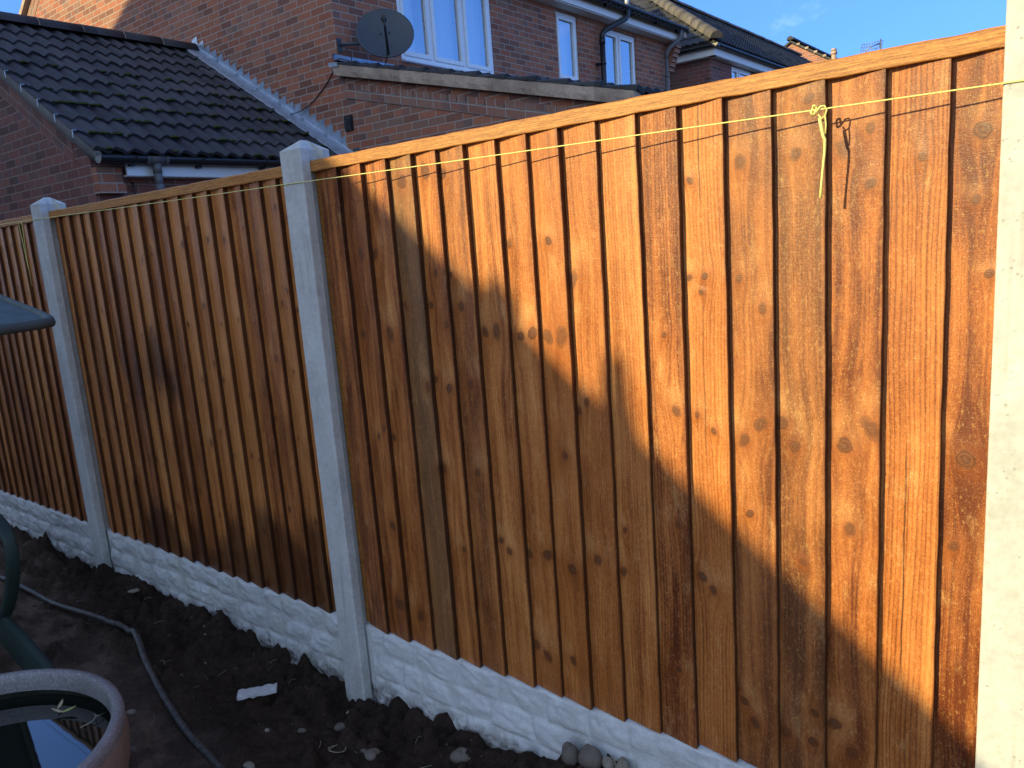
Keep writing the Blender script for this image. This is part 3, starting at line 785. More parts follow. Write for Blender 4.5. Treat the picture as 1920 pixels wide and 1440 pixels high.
def gravel_board(x0, label, seed, soft):
    """rock-faced concrete board: courses of split stones in relief"""
    r = random.Random(seed)
    xa, xb, za, zb = x0 + .083, x0 + S + PW - .083, -.62, -.001
    nx, nz = 330, 110
    xs = np.linspace(xa, xb, nx); zs = np.linspace(za, zb, nz)
    X, Z = np.meshgrid(xs, zs, indexing='ij')
    H = np.zeros_like(X)
    wz = Z + 0.010 * (fbm(X, Z, 9, seed + 1, 3) - .5)
    wx = X + 0.008 * (fbm(X, Z, 11, seed + 2, 3) - .5)
    cz = [-.62, -.49, -.39, -.295]
    c = -.295
    for hgt in (.030, .088, .088, .088): c += hgt; cz.append(c)
    cz[-1] = .02
    for a, b_ in zip(cz[:-1], cz[1:]):
        x = xa - r.uniform(0, .1)
        while x < xb:
            w = r.uniform(.075, .20)
            inside = (wz >= a) & (wz < b_) & (wx >= x) & (wx < x + w)
            if inside.any():
                u = (wx - x) / w; v = (wz - a) / (b_ - a)
                ed = np.minimum(np.minimum(u, 1 - u) * w, np.minimum(v, 1 - v) * (b_ - a))
                body = np.clip(ed / .010, 0, 1) ** .6
                base = r.uniform(.009, .017); face = base + (u - .5) * r.uniform(-.005, .005)
                cx0, cz0 = x + w / 2, (a + b_) / 2
                for _k in range(r.randint(5, 8)):              # chips struck off towards the edges
                    ang = r.uniform(0, 6.28); sl = r.uniform(.10, .38); q = r.uniform(.004, .035)
                    dd = (wx - cx0) * math.cos(ang) * .7 + (wz - cz0) * math.sin(ang)
                    face = np.minimum(face, base + sl * (q - dd))
                hump = r.uniform(.2, .8)
                face = face - .05 * np.abs(v - hump) * (b_ - a)
                H = np.where(inside, body * np.clip(face, .0015, .019), H)
            x += w
    f1 = fbm(X * 1.0 + Z * .6, Z * 1.9, 10, seed + 7, 3, .5); f2 = fbm(X, Z, 60, seed + 9, 3)
    facet = np.abs(f1 * 6 % 2 - 1)
    H = H * (.85 + .3 * f1) + (facet - .5) * .0048 * np.clip(H / .006, 0, 1) + (f2 - .5) * .0024 + (fbm(X, Z, 130, seed + 19, 2) - .5) * .0012
    ends = np.clip(np.minimum(X - xa - .035, xb - .035 - X) / .006, 0, 1)
    H = np.clip(H * ends * soft * 0.95, -.002, .022)
    Y = .0440 - H
    topw = -.002 * (fbm(X, X * 0, 14, seed, 3)) - .004 * np.abs(vnoise(X, X * 0, 25, seed + 3) - .5)
    Z2 = np.where(Z > zb - .002, Z + topw, Z)
    b = MB()
    P = [[(X[i, j], Y[i, j], Z2[i, j]) for j in range(nz)] + [(X[i, nz - 1], .078, Z2[i, nz - 1])] for i in range(nx)]
    b.grid(P, smooth=True, flip=False)
    b.face([(xa, .0785, za), (xa, .0785, zb), (xb, .0785, zb), (xb, .0785, za)])
    o = b.build('gravel_board', M['gravel'], fixn=False)
    return tag(o, label, 'gravel board', 'rock-faced concrete gravel boards')
gravel_board(0, 'white rock-faced concrete gravel board under the half sunlit fence panel', 40, .78)
gravel_board(-S, 'white rock-faced gravel board under the damp-stained shaded panel, with dark soil banked against it', 52, 1.0)
gravel_board(-2 * S, 'white rock-faced gravel board at the left edge beyond the far left post', 61, 1.0)
gravel_board(S, 'rock-faced gravel board to the right of the sunlit post', 67, .9)

# builder's string stretched along the faces of the posts, with knotted tails
st = thing('string_line', 'yellow string stretched along the fence below its top rail, with knotted tails', 'string')
SP = [(-3.78, 1.53), (-1.884, 1.501), (0.018, 1.468), (1.339, 1.447), (1.606, 1.442), (1.894, 1.437), (3.8, 1.42)]
def sz_(x): return float(np.interp(x, [p[0] for p in SP], [p[1] for p in SP]))
b = MB()
pts = []
for i in range(160):
    x = -3.76 + (3.78 + 3.76) * i / 159
    pts.append((x, -.0022, sz_(x) - 0.0015 * math.sin(((x % S) / S) * math.pi)))
b.tube(pts, .0014, 6)
b.build('string', M['string'], st)
b = MB()                                                 # overhand knot and loop
kx, kz = 1.598, sz_(1.598)
b.tube([(kx + .004 * math.cos(a) * (1 + .3 * math.sin(2 * a)), -.003 + .0025 * math.sin(3 * a), kz + .008 * math.sin(a) - .001) for a in [k * .35 for k in range(20)]], .0021, 7)
b.tube([(kx + .004, -.004, kz - .006), (kx + .012, -.005, kz + .004), (kx + .019, -.005, kz + .004), (kx + .023, -.004, kz - .003), (kx + .020, -.004, kz - .014), (kx + .013, -.004, kz - .017), (kx + .008, -.003, kz - .010)], .0017, 7)
b.tube([(kx + .020, -.004, kz - .014), (kx + .0215, -.004, kz - .03), (kx + .0205, -.004, kz - .045)], .0014, 6)
b.build('knot', M['string'], st)
b = MB()
b.tube([(kx + .010, -.004, kz - .016), (kx + .013, -.0045, kz - .03), (kx + .0165, -.005, kz - .047), (kx + .020, -.005, kz - .055), (kx + .0195, -.005, kz - .075), (kx + .0165, -.005, kz - .105), (kx + .0135, -.005, kz - .135), (kx + .012, -.005, kz - .158)],
       [.0030, .0033, .0030, .0026, .0024, .0023, .0022, .0030], 7)
b.build('tail', M['string'], st)
b = MB()
kx2, kz2 = -2.03, sz_(-2.03)
b.tube([(kx2 + .004, -.003, kz2), (kx2 - .006, -.004, kz2 - .004), (kx2 - .008, -.004, kz2 - .02), (kx2 + .0, -.004, kz2 - .11), (kx2 + .006, -.004, kz2 - .22)], .0017, 6)
b.tube([(kx2 + .008, -.003, kz2), (kx2 + .028, -.004, kz2 - .004), (kx2 + .024, -.004, kz2 - .06), (kx2 + .010, -.004, kz2 - .17), (kx2 + .012, -.004, kz2 - .30)], .0016, 6)
b.build('tail', M['string'], st)

# ------------------------------------------------------------------ building helpers
def wall_open(b, axis, val, a0, a1, z0, z1, holes, reveal=0.0, rdir=0):
    """flat wall in plane axis=val between a0..a1 x z0..z1 with rectangular holes (a,b,z,z) and reveals"""
    A = sorted({a0, a1} | {h[0] for h in holes} | {h[1] for h in holes}); Z = sorted({z0, z1} | {h[2] for h in holes} | {h[3] for h in holes})
    def P(a, z, d=0.0): return (val + d, a, z) if axis == 0 else (a, val + d, z)
    for i in range(len(A) - 1):
        for j in range(len(Z) - 1):
            ca, cz_ = (A[i] + A[i + 1]) / 2, (Z[j] + Z[j + 1]) / 2
            if any(h[0] < ca < h[1] and h[2] < cz_ < h[3] for h in holes): continue
            b.wallquad([P(A[i], Z[j]), P(A[i + 1], Z[j]), P(A[i + 1], Z[j + 1]), P(A[i], Z[j + 1])])
    if reveal:
        for (p, q, r, s) in holes:
            for (c1, c2) in (((p, r), (p, s)), ((q, r), (q, s)), ((p, r), (q, r)), ((p, s), (q, s))):
                b.wallquad([P(*c1), P(*c2), P(*c2, rdir * reveal), P(*c1, rdir * reveal)])

def tile_roof(b, O, A, D, N, rows, gauge, span, period=.15, amp=.016, lift=.028, seed=0, samples=6):
    """courses of wavy interlocking tiles. O: top corner, A: unit along, D: unit down-slope, N: unit normal; span(row)->(a0,a1)"""
    O, A, D, N = Vector(O), Vector(A), Vector(D), Vector(N); r = random.Random(seed)
    for k in range(rows):
        a0, a1 = span(k)
        if a1 - a0 < .05: continue
        t0, t1 = k * gauge - .04, (k + 1) * gauge
        n = max(2, int((a1 - a0) / period * samples)); P0 = []; P1 = []; P2 = []
        ph = a0 / period
        for i in range(n + 1):
            a = a0 + (a1 - a0) * i / n
            w = (a / period) % 1.0
            h = amp * (math.sin(2 * math.pi * w) + .34 * math.sin(4 * math.pi * w + .5))
            tile = int(a / (2 * period)); rr = random.Random(tile * 131 + k * 17 + seed)
            dj = rr.uniform(-.004, .004); dl = rr.uniform(-.003, .004)
            P0.append(O + A * a + D * t0 + N * (h * .9 + .002))
            P1.append(O + A * a + D * (t1 + dj) + N * (h + lift + dl))
            P2.append(O + A * a + D * (t1 + dj - .004) + N * (h + dl - .002))
        b.grid([[P0[i], P1[i]] for i in range(n + 1)], smooth=True)
        b.grid([[P1[i], P2[i]] for i in range(n + 1)], smooth=True)
        for q in (0, n): b.face([P0[q], P1[q], P2[q]])

def half_round(b, p, q, r, seg=8, up=Vector((0, 0, 1)), full=math.pi, close=True):
    p, q = Vector(p), Vector(q); d = (q - p).normalized(); s_ = d.cross(up).normalized(); u = s_.cross(d).normalized()
    rows = []
    for c in (p, q): rows.append([c + (s_ * math.cos(t) + u * math.sin(t)) * r for t in [full * k / seg for k in range(seg + 1)]])
    b.grid(rows)
    if close:
        b.face(rows[0]); b.face(rows[1][::-1])

def ridge_run(b, p, q, r, piece=.45, seed=0):
    p, q = Vector(p), Vector(q); L = (q - p).length; n = max(1, round(L / piece)); rr = random.Random(seed)
    for k in range(n):
        a = p + (q - p) * (k / n); c = p + (q - p) * ((k + 1) / n)
        j = Vector((0, 0, rr.uniform(-.006, .006)))
        half_round(b, a + j, c + j - (q - p).normalized() * .012, r, 8)

def gutter_mesh(b, p, q, r=.056):
    p, q = Vector(p), Vector(q); d = (q - p).normalized(); s_ = Vector((0, 0, 1)).cross(d).normalized()
    rows = []
    for c in (p, q):
        out = [c + s_ * r * math.cos(t) + Vector((0, 0, -r * math.sin(t))) for t in [math.pi * k / 10 for k in range(11)]]
        inn = [c + s_ * (r - .004) * math.cos(t) + Vector((0, 0, -(r - .004) * math.sin(t))) for t in [math.pi * k / 10 for k in reversed(range(11))]]
        rows.append(out + inn + out[:1])
    b.grid(rows)
    for c, row in zip((p, q), rows): b.face(row[:11])

def window(parent, X, y0, y1, z0, z1, mull, curtains=(), blind=None, depth=.03):
    """casement window in a wall facing +X"""
    f = MB(); fo = .048; xf, xb = X - depth, X - depth - .065
    def fr(ya, yb, za, zb, w, x1, x0):
        f.box((x0, ya, za), (x1, ya + w, zb)); f.box((x0, yb - w, za), (x1, yb, zb))
        f.box((x0, ya + w, za), (x1, yb - w, za + w)); f.box((x0, ya + w, zb - w), (x1, yb - w, zb))
    fr(y0 + .002, y1 - .002, z0 + .002, z1 - .002, fo, xf, xb)
    ed = [y0 + fo] + list(mull) + [y1 - fo]
    for m in mull: f.box((xb + .003, m - .022, z0 + fo), (xf - .003, m + .022, z1 - fo))
    for i in range(len(ed) - 1):
        a = ed[i] + (.024 if i else .002); c = ed[i + 1] - (.024 if i < len(ed) - 2 else .002)
        fr(a, c, z0 + fo + .002, z1 - fo - .002, .050, xf + .012, xb + .012)
    w = f.build('window', M['upvc'], parent, bevel=.004)
    p = MB()
    for i in range(len(ed) - 1):
        a = ed[i] + (.060 if i else .045); c = ed[i + 1] - (.060 if i < len(ed) - 2 else .045)
        xg = xf - .020
        p.face([(xg, a, z0 + fo + .045), (xg, c, z0 + fo + .045), (xg, c, z1 - fo - .045), (xg, a, z1 - fo - .045)])
    p.build('pane', M['glass'], w, fixn=False)
    s = MB(); s.box((xb + .01, y0 + .004, z0 - .028), (X + .035, y1 - .004, z0 - .0005)); s.build('sill', M['upvc'], w, bevel=.006)
    if curtains:
        c = MB()
        for (ya, yb) in curtains:
            n = max(8, int((yb - ya) / .018)); rows = []
            for i in range(n + 1):
                y = ya + (yb - ya) * i / n; x = xb - .10 + .018 * math.sin(y * 55) + .009 * math.sin(y * 131 + 1)
                rows.append([(x, y, z0 - .05), (x + .004, y, (z0 + z1) / 2), (x, y, z1 + .05)])
            c.grid(rows)
        c.build('curtain', M['curtain'], w, fixn=False)
    if blind:
        d = MB(); d.box((xb - .075, y0 + .03, blind), (xb - .07, y1 - .03, z1)); d.build('blind', M['curtain'], w)
    return w

# ------------------------------------------------------------------ single-storey garage behind the fence
GS = .600                                    # its roof pitch (rise per metre)
def groof(x): return 2.185 - (x + 4.45) * GS
GX0, GY0, GY1, RX = -4.60, 1.55, 4.272, -7.2
gar = thing('garage', 'single-storey brick garage with mossy dark tiled roof, its gable end behind the left fence panels', 'garage')
gar.location = (-7.2, 2.9, -.42)
def under(parent):
    off = -Vector(parent.location)
    def f(o): o.location = off; return o
    return f
G_ = under(gar)
b = MB()
zt = groof(GX0) - .09
b.wallquad([(GX0, GY0, -.42), (RX * 2 - GX0, GY0, -.42), (RX * 2 - GX0, GY0, zt), (RX, GY0, groof(RX) - .09), (GX0, GY0, zt)])
b.wallquad([(GX0, GY0, -.42), (GX0, GY1, -.42), (GX0, GY1, zt), (GX0, GY0, zt)])
b.wallquad([(RX * 2 - GX0, GY0, -.42), (RX * 2 - GX0, GY1, -.42), (RX * 2 - GX0, GY1, zt), (RX * 2 - GX0, GY0, zt)])
G_(b.build('wall', M['brick_dark'], gar))
b = MB()                                     # two raking courses laid to the slope, standing 8 mm proud
def band(b, y, yo, x_lo, x_hi, f, t0, t1, sgn, slope):
    u = math.sqrt(1 + slope * slope)
    q = [(x_lo, f(x_lo) + t0), (x_hi, f(x_hi) + t0), (x_hi, f(x_hi) + t1), (x_lo, f(x_lo) + t1)]
    uv = [(q[0][0] * u, 0.0), (q[1][0] * u, 0.0), (q[1][0] * u, (t1 - t0) / u), (q[0][0] * u, (t1 - t0) / u)]
    b.face([(p[0], yo, p[1]) for p in q], uv)
    for i in range(4):
        j = (i + 1) % 4
        b.wallquad([(q[i][0], y, q[i][1]), (q[j][0], y, q[j][1]), (q[j][0], yo, q[j][1]), (q[i][0], yo, q[i][1])])
band(b, GY0 + .001, GY0 - .006, -4.86, RX, groof, -.29, -.105, 1, GS)
G_(b.build('raking_course', M['brick_dark'], gar, fixn=False))
b = MB()
b.box((GX0 + .001, GY0 - .004, 1.865), (-4.50, GY0 + .215, 1.940)); b.box((GX0 + .001, GY0 - .004, 1.9405), (-4.515, GY0 + .205, 2.075))
G_(b.build('corbel', M['brick'], gar, bevel=.003))
u_ = math.sqrt(1 + GS * GS)
Dn = Vector((1, 0, -GS)) / u_; Nn = Vector((GS, 0, 1)) / u_
LEN = (-4.45 - RX) * u_; rows = 10; gauge = LEN / rows
b = MB()
tile_roof(b, (RX, GY0 - .03, groof(RX)), (0, 1, 0), Dn, Nn, rows, gauge, lambda k: (0, GY1 - GY0 - .09), .15, .0175, .030, 5, 8)
roof = G_(b.build('roof', M['tile'], gar, fixn=False))
b = MB()                                      # plain far slope and boarding below the tiles
b.face([(RX, GY0 - .03, groof(RX) + .01), (RX, GY1, groof(RX) + .01), (RX * 2 + 4.45, GY1, 2.185), (RX * 2 + 4.45, GY0 - .03, 2.185)])
b.face([(RX, GY0, groof(RX) - .03), (-4.46, GY0, groof(-4.46) - .03), (-4.46, GY1, groof(-4.46) - .03), (RX, GY1, groof(RX) - .03)])
def child(o, parent): o.parent = parent; o.location = (0, 0, 0); return o
child(b.build('roof_boarding', M['tile_far'], None, fixn=False), roof)
b = MB(); ridge_run(b, (RX, GY0 - .04, groof(RX) + .005), (RX, GY1 - .02, groof(RX) + .005), .105, .45, 3)
child(b.build('ridge_tile', M['tile'], None), roof)
for k in range(1, 6):                          # pale mortar joints between ridge tiles
    b = MB()
    y = GY0 - .04 + (GY1 + .02 - GY0) * k / 6
    half_round(b, (RX, y - .010, groof(RX) + .007), (RX, y - .003, groof(RX) + .007), .1075, 8)
    child(b.build('ridge_joint', M['verge'], None), roof)
b = MB()                                      # mortar verge and cloak under the edge of the tiles
n = 26
rowsv = []
for i in range(n + 1):
    x = RX + (-4.47 - RX) * i / n; z = groof(x); w = .004 * math.sin(i * 2.3)
    rowsv.append([(x, GY0 + .02, z + .012), (x, GY0 - .035 + w, z + .010), (x, GY0 - .042 + w, z - .03), (x, GY0 - .036 - w, z - .085), (x, GY0 + .02, z - .095)])
rowsv.append([(-4.43, GY0 + .02, groof(-4.43) + .005), (-4.43, GY0 - .02, groof(-4.43) + .0), (-4.43, GY0 - .03, groof(-4.43) - .03), (-4.43, GY0 - .02, groof(-4.43) - .055), (-4.43, GY0 + .02, groof(-4.43) - .06)])
b.grid(rowsv, smooth=True); b.face(rowsv[-1])
child(b.build('verge', M['verge_grey'], None), roof)
for k in range(2, 10):                         # verge clips
    b = MB()
    x = RX + (-4.45 - RX) * k / rows; z = groof(x) + .032
    b.box((x - .006, GY0 - .046, z - .055), (x + .006, GY0 - .043, z + .004)); b.box((x - .010, GY0 - .046, z + .003), (x + .016, GY0 + .020, z + .0075))
    child(b.build('verge_clip', M['lead'], None), roof)
b = MB(); rr = random.Random(21)               # cushions of moss along the course edges
for _ in range(130):
    k = rr.choice([4, 5, 6, 6, 7, 7, 8, 8, 9, 9, 10]); y = GY0 + rr.uniform(.02, 2.55) ; t = k * gauge - .006
    c = Vector((RX, y, groof(RX))) + Dn * t + Nn * .022; rad = rr.uniform(.010, .030)
    prof = [[c + Vector((math.cos(a) * rad * 1.3 * math.cos(e), math.sin(a) * rad * 1.7 * math.cos(e), 0)) + Nn * rad * .85 * math.sin(e) * rr.uniform(.8, 1.15) for e in (0, .5, 1.0, 1.57)] for a in [k2 * math.pi / 4 for k2 in range(8)]]
    b.grid(prof, closed_u=True)
mossm = simple('roof_moss', (0.045, 0.055, 0.014), .95, .1, n_scale=120, var=.6, bump=.8)
o = child(b.build('moss', mossm, None, fixn=False), roof); o['kind'] = 'stuff'
b = MB(); b.box((-4.475, GY0 + .217, 2.005), (-4.457, GY1, 2.118)); b.box((GX0, GY0 + .218, 2.0), (-4.476, GY1, 2.012))
G_(b.build('fascia', M['upvc'], gar))
b = MB(); gutter_mesh(b, (-4.392, GY0 - .03, 2.145), (-4.392, GY1 - .01, 2.165), .058)
gut = G_(b.build('gutter', M['pvc_black'], gar, fixn=False))
for y in (1.80, 2.40, 3.05, 3.7):
    b = MB()
    half_round(b, (-4.392, y - .012, 2.150), (-4.392, y + .012, 2.150), .0615, 8, Vector((0, 0, -1)))
    b.obox((-4.456, y - .02, 2.075), (.05, 0, 0), (0, .04, 0), (0, 0, .03))
    child(b.build('bracket', M['pvc_black'], None), gut)
b = MB(); half_round(b, (-4.392, 1.90, 2.149), (-4.392, 1.93, 2.149), .064, 8, Vector((0, 0, -1))); half_round(b, (-4.392, 2.06, 2.150), (-4.392, 2.09, 2.150), .064, 8, Vector((0, 0, -1)))
half_round(b, (-4.392, 1.93, 2.149), (-4.392, 2.06, 2.150), .061, 8, Vector((0, 0, -1)))
b.tube([(-4.392, 1.995, 2.10), (-4.392, 1.995, 2.02)], .037, 14)
child(b.build('outlet', M['pvc_grey'], None), gut)
b = MB(); b.tube([(-4.392, 1.995, 2.035), (-4.392, 1.995, 1.90)], .034, 14); b.tube([(-4.392, 1.995, 1.93), (-4.392, 1.995, 1.86)], .0385, 14)
b.tube([(-4.392, 1.995, 1.87), (-4.42, 1.995, 1.80), (-4.52, 1.995, 1.66), (-4.545, 1.995, 1.58), (-4.545, 1.995, -.42)], .034, 14)
G_(b.build('downpipe', M['pvc_grey'], gar))
b = MB(); b.tube([(-4.592, 1.86, 1.965), (-4.575, 1.86, 1.955), (-4.570, 1.86, 1.92), (-4.578, 1.86, 1.60)], .007, 8); G_(b.build('overflow_hook', M['pvc_black'], gar))
# stepped lead flashing against the house gable
b = MB(); yw = 4.276
xs0 = -7.29; k = 0
while xs0 + k * .125 < -4.62:
    x = xs0 + k * .125; x2 = min(x + .125, -4.604)
    zt_ = groof(x) + (.115 if x < -5.5 else .15); lo0, lo1 = groof(x) + .02, groof(x2) + .02
    j = .004 * math.sin(k * 2.1)
    b.face([(x, yw - .001 * (k % 2), lo0), (x2, yw - .001 * (k % 2), lo1), (x2, yw, zt_ - .072), (x2 - .010 + j, yw, zt_ - .066), (x2 - .006 + j, yw - .002, zt_ + .020 + j), (x + .02, yw - .002, zt_ - .002), (x, yw, zt_ - .004)])
    k += 1
for k in range(7):                            # apron lengths dressed over the tiles, lapping
    a, c = RX + .02 + 2.62 * k / 7, RX + .02 + 2.62 * (k + 1) / 7 + .05
    c = min(c, -4.47); m = 10; P = []
    for i in range(m + 1):
        x = a + (c - a) * i / m; z = groof(x); wv = .008 * math.sin(i * 1.3 + k)
        P.append([(x, yw, z + .085), (x, yw - .03, z + .052), (x + .01, yw - .085, z + .048 + wv * .4), (x + .012, yw - .185 + wv, z + .050), (x + .012, yw - .205 + wv, z + .036)])
    b.grid(P)
G_(b.build('lead_flashing', M['lead'], gar, fixn=False))

# ------------------------------------------------------------------ neighbour's house with lean-to
HX, HY, HYE = -4.55, 4.28, 12.05
HRX, HRZ, HS = -8.62, 7.62, .69
def hroof(x): return HRZ - abs(x - HRX) * HS
hs = thing('house', 'red brick two-storey house behind the fence with white casement windows and a tiled lean-to', 'house')
hs.location = (-8, 8, -.42)
H_ = under(hs)
W1, W2, W3 = (5.235, 6.930, 3.385, 4.47), (8.46, 9.04, 3.50, 4.47), (9.765, 10.83, 3.50, 4.445)
b = MB()
HXR = -4.602
b.wallquad([(HXR, HY, -.42), (-12.64, HY, -.42), (-12.64, HY, hroof(-12.64) - .08), (HRX, HY, HRZ - .08), (HXR, HY, hroof(HXR) - .08)])
wall_open(b, 0, HXR, HY, HYE, -.42, 4.66, [W1, W2, W3], .10, -1)
b.wallquad([(HXR, HYE, -.42), (-12.64, HYE, -.42), (-12.64, HYE, hroof(-12.64) - .08), (HRX, HYE, HRZ - .08), (HXR, HYE, hroof(HXR) - .08)])
b.wallquad([(-12.64, HY, -.42), (-12.64, HYE, -.42), (-12.64, HYE, 4.7), (-12.64, HY, 4.7)])
H_(b.build('wall', M['brick'], hs, fixn=False))
HX = HXR
H_(window(hs, HX + .018, *W1, (5.770, 6.365), ((5.25, 5.62), (5.95, 6.35), (6.55, 6.93)), None, .02))
H_(window(hs, HX, *W2, (), (), 3.4, .03))
H_(window(hs, HX, *W3, (10.27,), ((9.8, 10.05),), None, .03))
b = MB()
us = math.sqrt(1 + HS * HS); HD = Vector((1, 0, -HS)) / us; HN = Vector((HS, 0, 1)) / us
HE = -4.30; L2 = (HE - HRX) * us
tile_roof(b, (HRX, HY - .05, HRZ), (0, 1, 0), HD, HN, 16, L2 / 16, lambda k: (0, HYE + .12 - HY), .15, .016, .028, 9, 5)
hr = H_(b.build('roof', M['tile_far'], hs, fixn=False))
b = MB(); b.face([(HRX, HY - .05, HRZ), (HRX, HYE + .07, HRZ), (HRX * 2 - HE, HYE + .07, hroof(HE)), (HRX * 2 - HE, HY - .05, hroof(HE))])
b.face([(HRX, HY, HRZ - .04), (HE - .02, HY, hroof(HE - .02) - .04), (HE - .02, HYE + .05, hroof(HE - .02) - .04), (HRX, HYE + .05, HRZ - .04)])
child(b.build('roof_boarding', M['tile_far'], None, fixn=False), hr)
b = MB()
for x0_, x1_ in ((HRX, HE), (HRX, HRX * 2 - HE)):
    for y0_, y1_ in ((HY - .075, HY - .001), (HYE + .001, HYE + .10)):
        P = []; b = MB()
        for i in range(25):
            x = x0_ + (x1_ - x0_) * i / 24; z = hroof(x)
            P.append([(x, y1_, z + .012), (x, y0_, z + .010), (x, y0_ + .003, z - .07), (x, y1_, z - .085), (x, y1_, z + .012)])
        b.grid(P, smooth=False); b.face(P[-1][:-1])
        child(b.build('verge', M['verge'], None, fixn=False), hr)
b = MB(); ridge_run(b, (HRX, HY - .05, HRZ + .02), (HRX, HYE + .1, HRZ + .02), .11)
child(b.build('ridge_tile', M['tile_far'], None), hr)
b = MB(); band(b, HY + .001, HY - .006, -12.3, HRX, hroof, -.36, -.10, 1, HS); H_(b.build('raking_course', M['brick_band'], hs, fixn=False))
b = MB(); b.box((-4.405, HY + .0, 4.515), (-4.385, HYE - .02, 4.690)); b.box((-4.600, HY, 4.500), (-4.4055, HYE - .02, 4.514))
b.box((-4.600, HYE - .02, 4.5), (-4.385, HYE - .005, 4.69))
H_(b.build('fascia', M['soffit'], hs))
b = MB(); gutter_mesh(b, (-4.315, HY - .02, 4.735), (-4.315, HYE + .14, 4.725), .060)
gut = H_(b.build('gutter', M['pvc_black'], hs, fixn=False))
for i in range(10):
    y = HY + .4 + i * .8; b = MB()
    half_round(b, (-4.315, y - .012, 4.732), (-4.315, y + .012, 4.732), .0635, 8, Vector((0, 0, -1))); b.obox((-4.384, y - .02, 4.63), (.05, 0, 0), (0, .04, 0), (0, 0, .05))
    child(b.build('bracket', M['pvc_black'], None), gut)
b = MB()
b.tube([(-4.315, 10.06, 4.70), (-4.315, 10.06, 4.60), (-4.33, 10.03, 4.55), (-4.455, 9.58, 4.33), (-4.49, 9.545, 4.26), (-4.49, 9.545, 4.18)], .044, 14)
b.tube([(-4.49, 9.545, 4.24), (-4.49, 9.545, 2.6)], .042, 14); b.tube([(-4.49, 9.545, 4.22), (-4.49, 9.545, 4.13)], .049, 14); b.tube([(-4.49, 9.545, 3.86), (-4.49, 9.545, 3.83)], .049, 14)
b.obox((-4.60, 9.49, 3.83), (.07, 0, 0), (0, .11, 0), (0, 0, .03))
H_(b.build('downpipe', M['pvc_black'], hs))
b = MB(); b.tube([(-4.315, 10.06, 4.93), (-4.315, 10.06, 4.69)], .034, 14); H_(b.build('vent_pipe', M['metal_flue'], hs))
b = MB()
b.tube([(-4.315, 11.96, 4.68), (-4.315, 11.96, 4.60), (-4.33, 11.94, 4.53), (-4.46, 11.76, 4.36), (-4.50, 11.74, 4.28), (-4.50, 11.74, 4.2)], .036, 14)
b.tube([(-4.50, 11.74, 4.22), (-4.50, 11.74, 2.6)], .0335, 14); b.tube([(-4.50, 11.74, 3.92), (-4.50, 11.74, 3.89)], .040, 14)
H_(b.build('downpipe', M['pvc_grey'], hs))
b = MB()                                      # stepped brick corbel at the party end of the eaves
for i in range(6):
    b.box((-4.601, HYE - .10, 4.03 + .0755 * i), (-4.56 + .030 * i, HYE + .10, 4.03 + .0755 * (i + 1) - .0005))
H_(b.build('corbel', M['brick'], hs))
# lean-to: raking wall flush with the gable, tiled mono-pitch roof
XS = .2435
def eroof(x): return 3.175 - (x + 4.54) * XS
b = MB(); YE = HY - .003
b.wallquad([(HXR + .004, YE, -.42), (-1.16, YE, -.42), (-1.16, YE, eroof(-1.16) - .09), (HXR + .004, YE, eroof(HXR) - .09)])
b.wallquad([(-1.16, YE, -.42), (-1.16, 8.2, -.42), (-1.16, 8.2, eroof(-1.16) - .09), (-1.16, YE, eroof(-1.16) - .09)])
lw = H_(b.build('lean_to_wall', M['brick'], hs, fixn=False))
b = MB(); b.face([(HXR - .004, YE - .001, 2.2), (HXR + .007, YE - .001, 2.2), (HXR + .007, YE - .001, 2.86), (HXR - .004, YE - .001, 2.86)])
child(b.build('mortar_joint', M['verge'], None, fixn=False), lw)
b = MB(); band(b, YE + .001, YE - .012, -4.545, -1.16, eroof, -.315, -.235, 1, XS)
child(b.build('raking_course', M['brick_band'], None, fixn=False), lw)
b = MB(); band(b, YE + .001, YE - .006, -4.56, -1.16, eroof, -.2345, -.165, 1, XS)
i = 0; x = -4.55
while x < -1.25:
    if i % 2 == 0 or i % 5 == 3: band(b, YE, YE - .015, x + .005, x + .108, eroof, -.229, -.168, 1, XS)
    x += .1125; i += 1
child(b.build('dentil_course', M['brick_header'], None, fixn=False), lw)
b = MB()                                       # deep mortar verge carrying the tile ends
P = []
for i in range(61):
    x = -4.60 + (-1.06 + 4.60) * i / 60; z = eroof(x); w = .003 * math.sin(i * 1.9) + .002 * math.sin(i * .7)
    P.append([(x, YE + .05, z + .015), (x, YE - .075 + w, z + .012 + w), (x, YE - .082 + w, z - .05), (x, YE - .079 - w, z - .098), (x, YE + .0, z - .100)])
b.grid(P, smooth=False); b.face(P[0]); b.face(P[-1])
child(b.build('verge', M['verge'], None, fixn=False), lw)
b = MB(); ue = math.sqrt(1 + XS * XS)
tile_roof(b, (-4.60, YE - .078, eroof(-4.60) + .012), (0, 1, 0), Vector((1, 0, -XS)) / ue, Vector((XS, 0, 1)) / ue, 11, (3.56 * ue) / 11, lambda k: (0, 4.0), .15, .014, .040, 12, 5)
child(b.build('lean_to_roof', M['tile_far'], None, fixn=False), lw)
b = MB(); gutter_mesh(b, (-1.00, YE - .10, eroof(-1.06) - .055), (-1.00, 8.2, eroof(-1.06) - .055), .056); child(b.build('gutter', M['pvc_black'], None, fixn=False), lw)
b = MB()                                       # lead along the head of the lean-to roof and round the corner
n = 36; P = []
for i in range(n + 1):
    y = HY - .06 + 3.9 * i / n; s_ = .006 * math.sin(i * 2.2)
    P.append([(HXR + .004, y, 3.305), (HXR + .008, y, 3.245 + s_), (HXR + .10, y, 3.222 + s_), (HXR + .19, y, 3.195 + s_)])
b.grid(P)
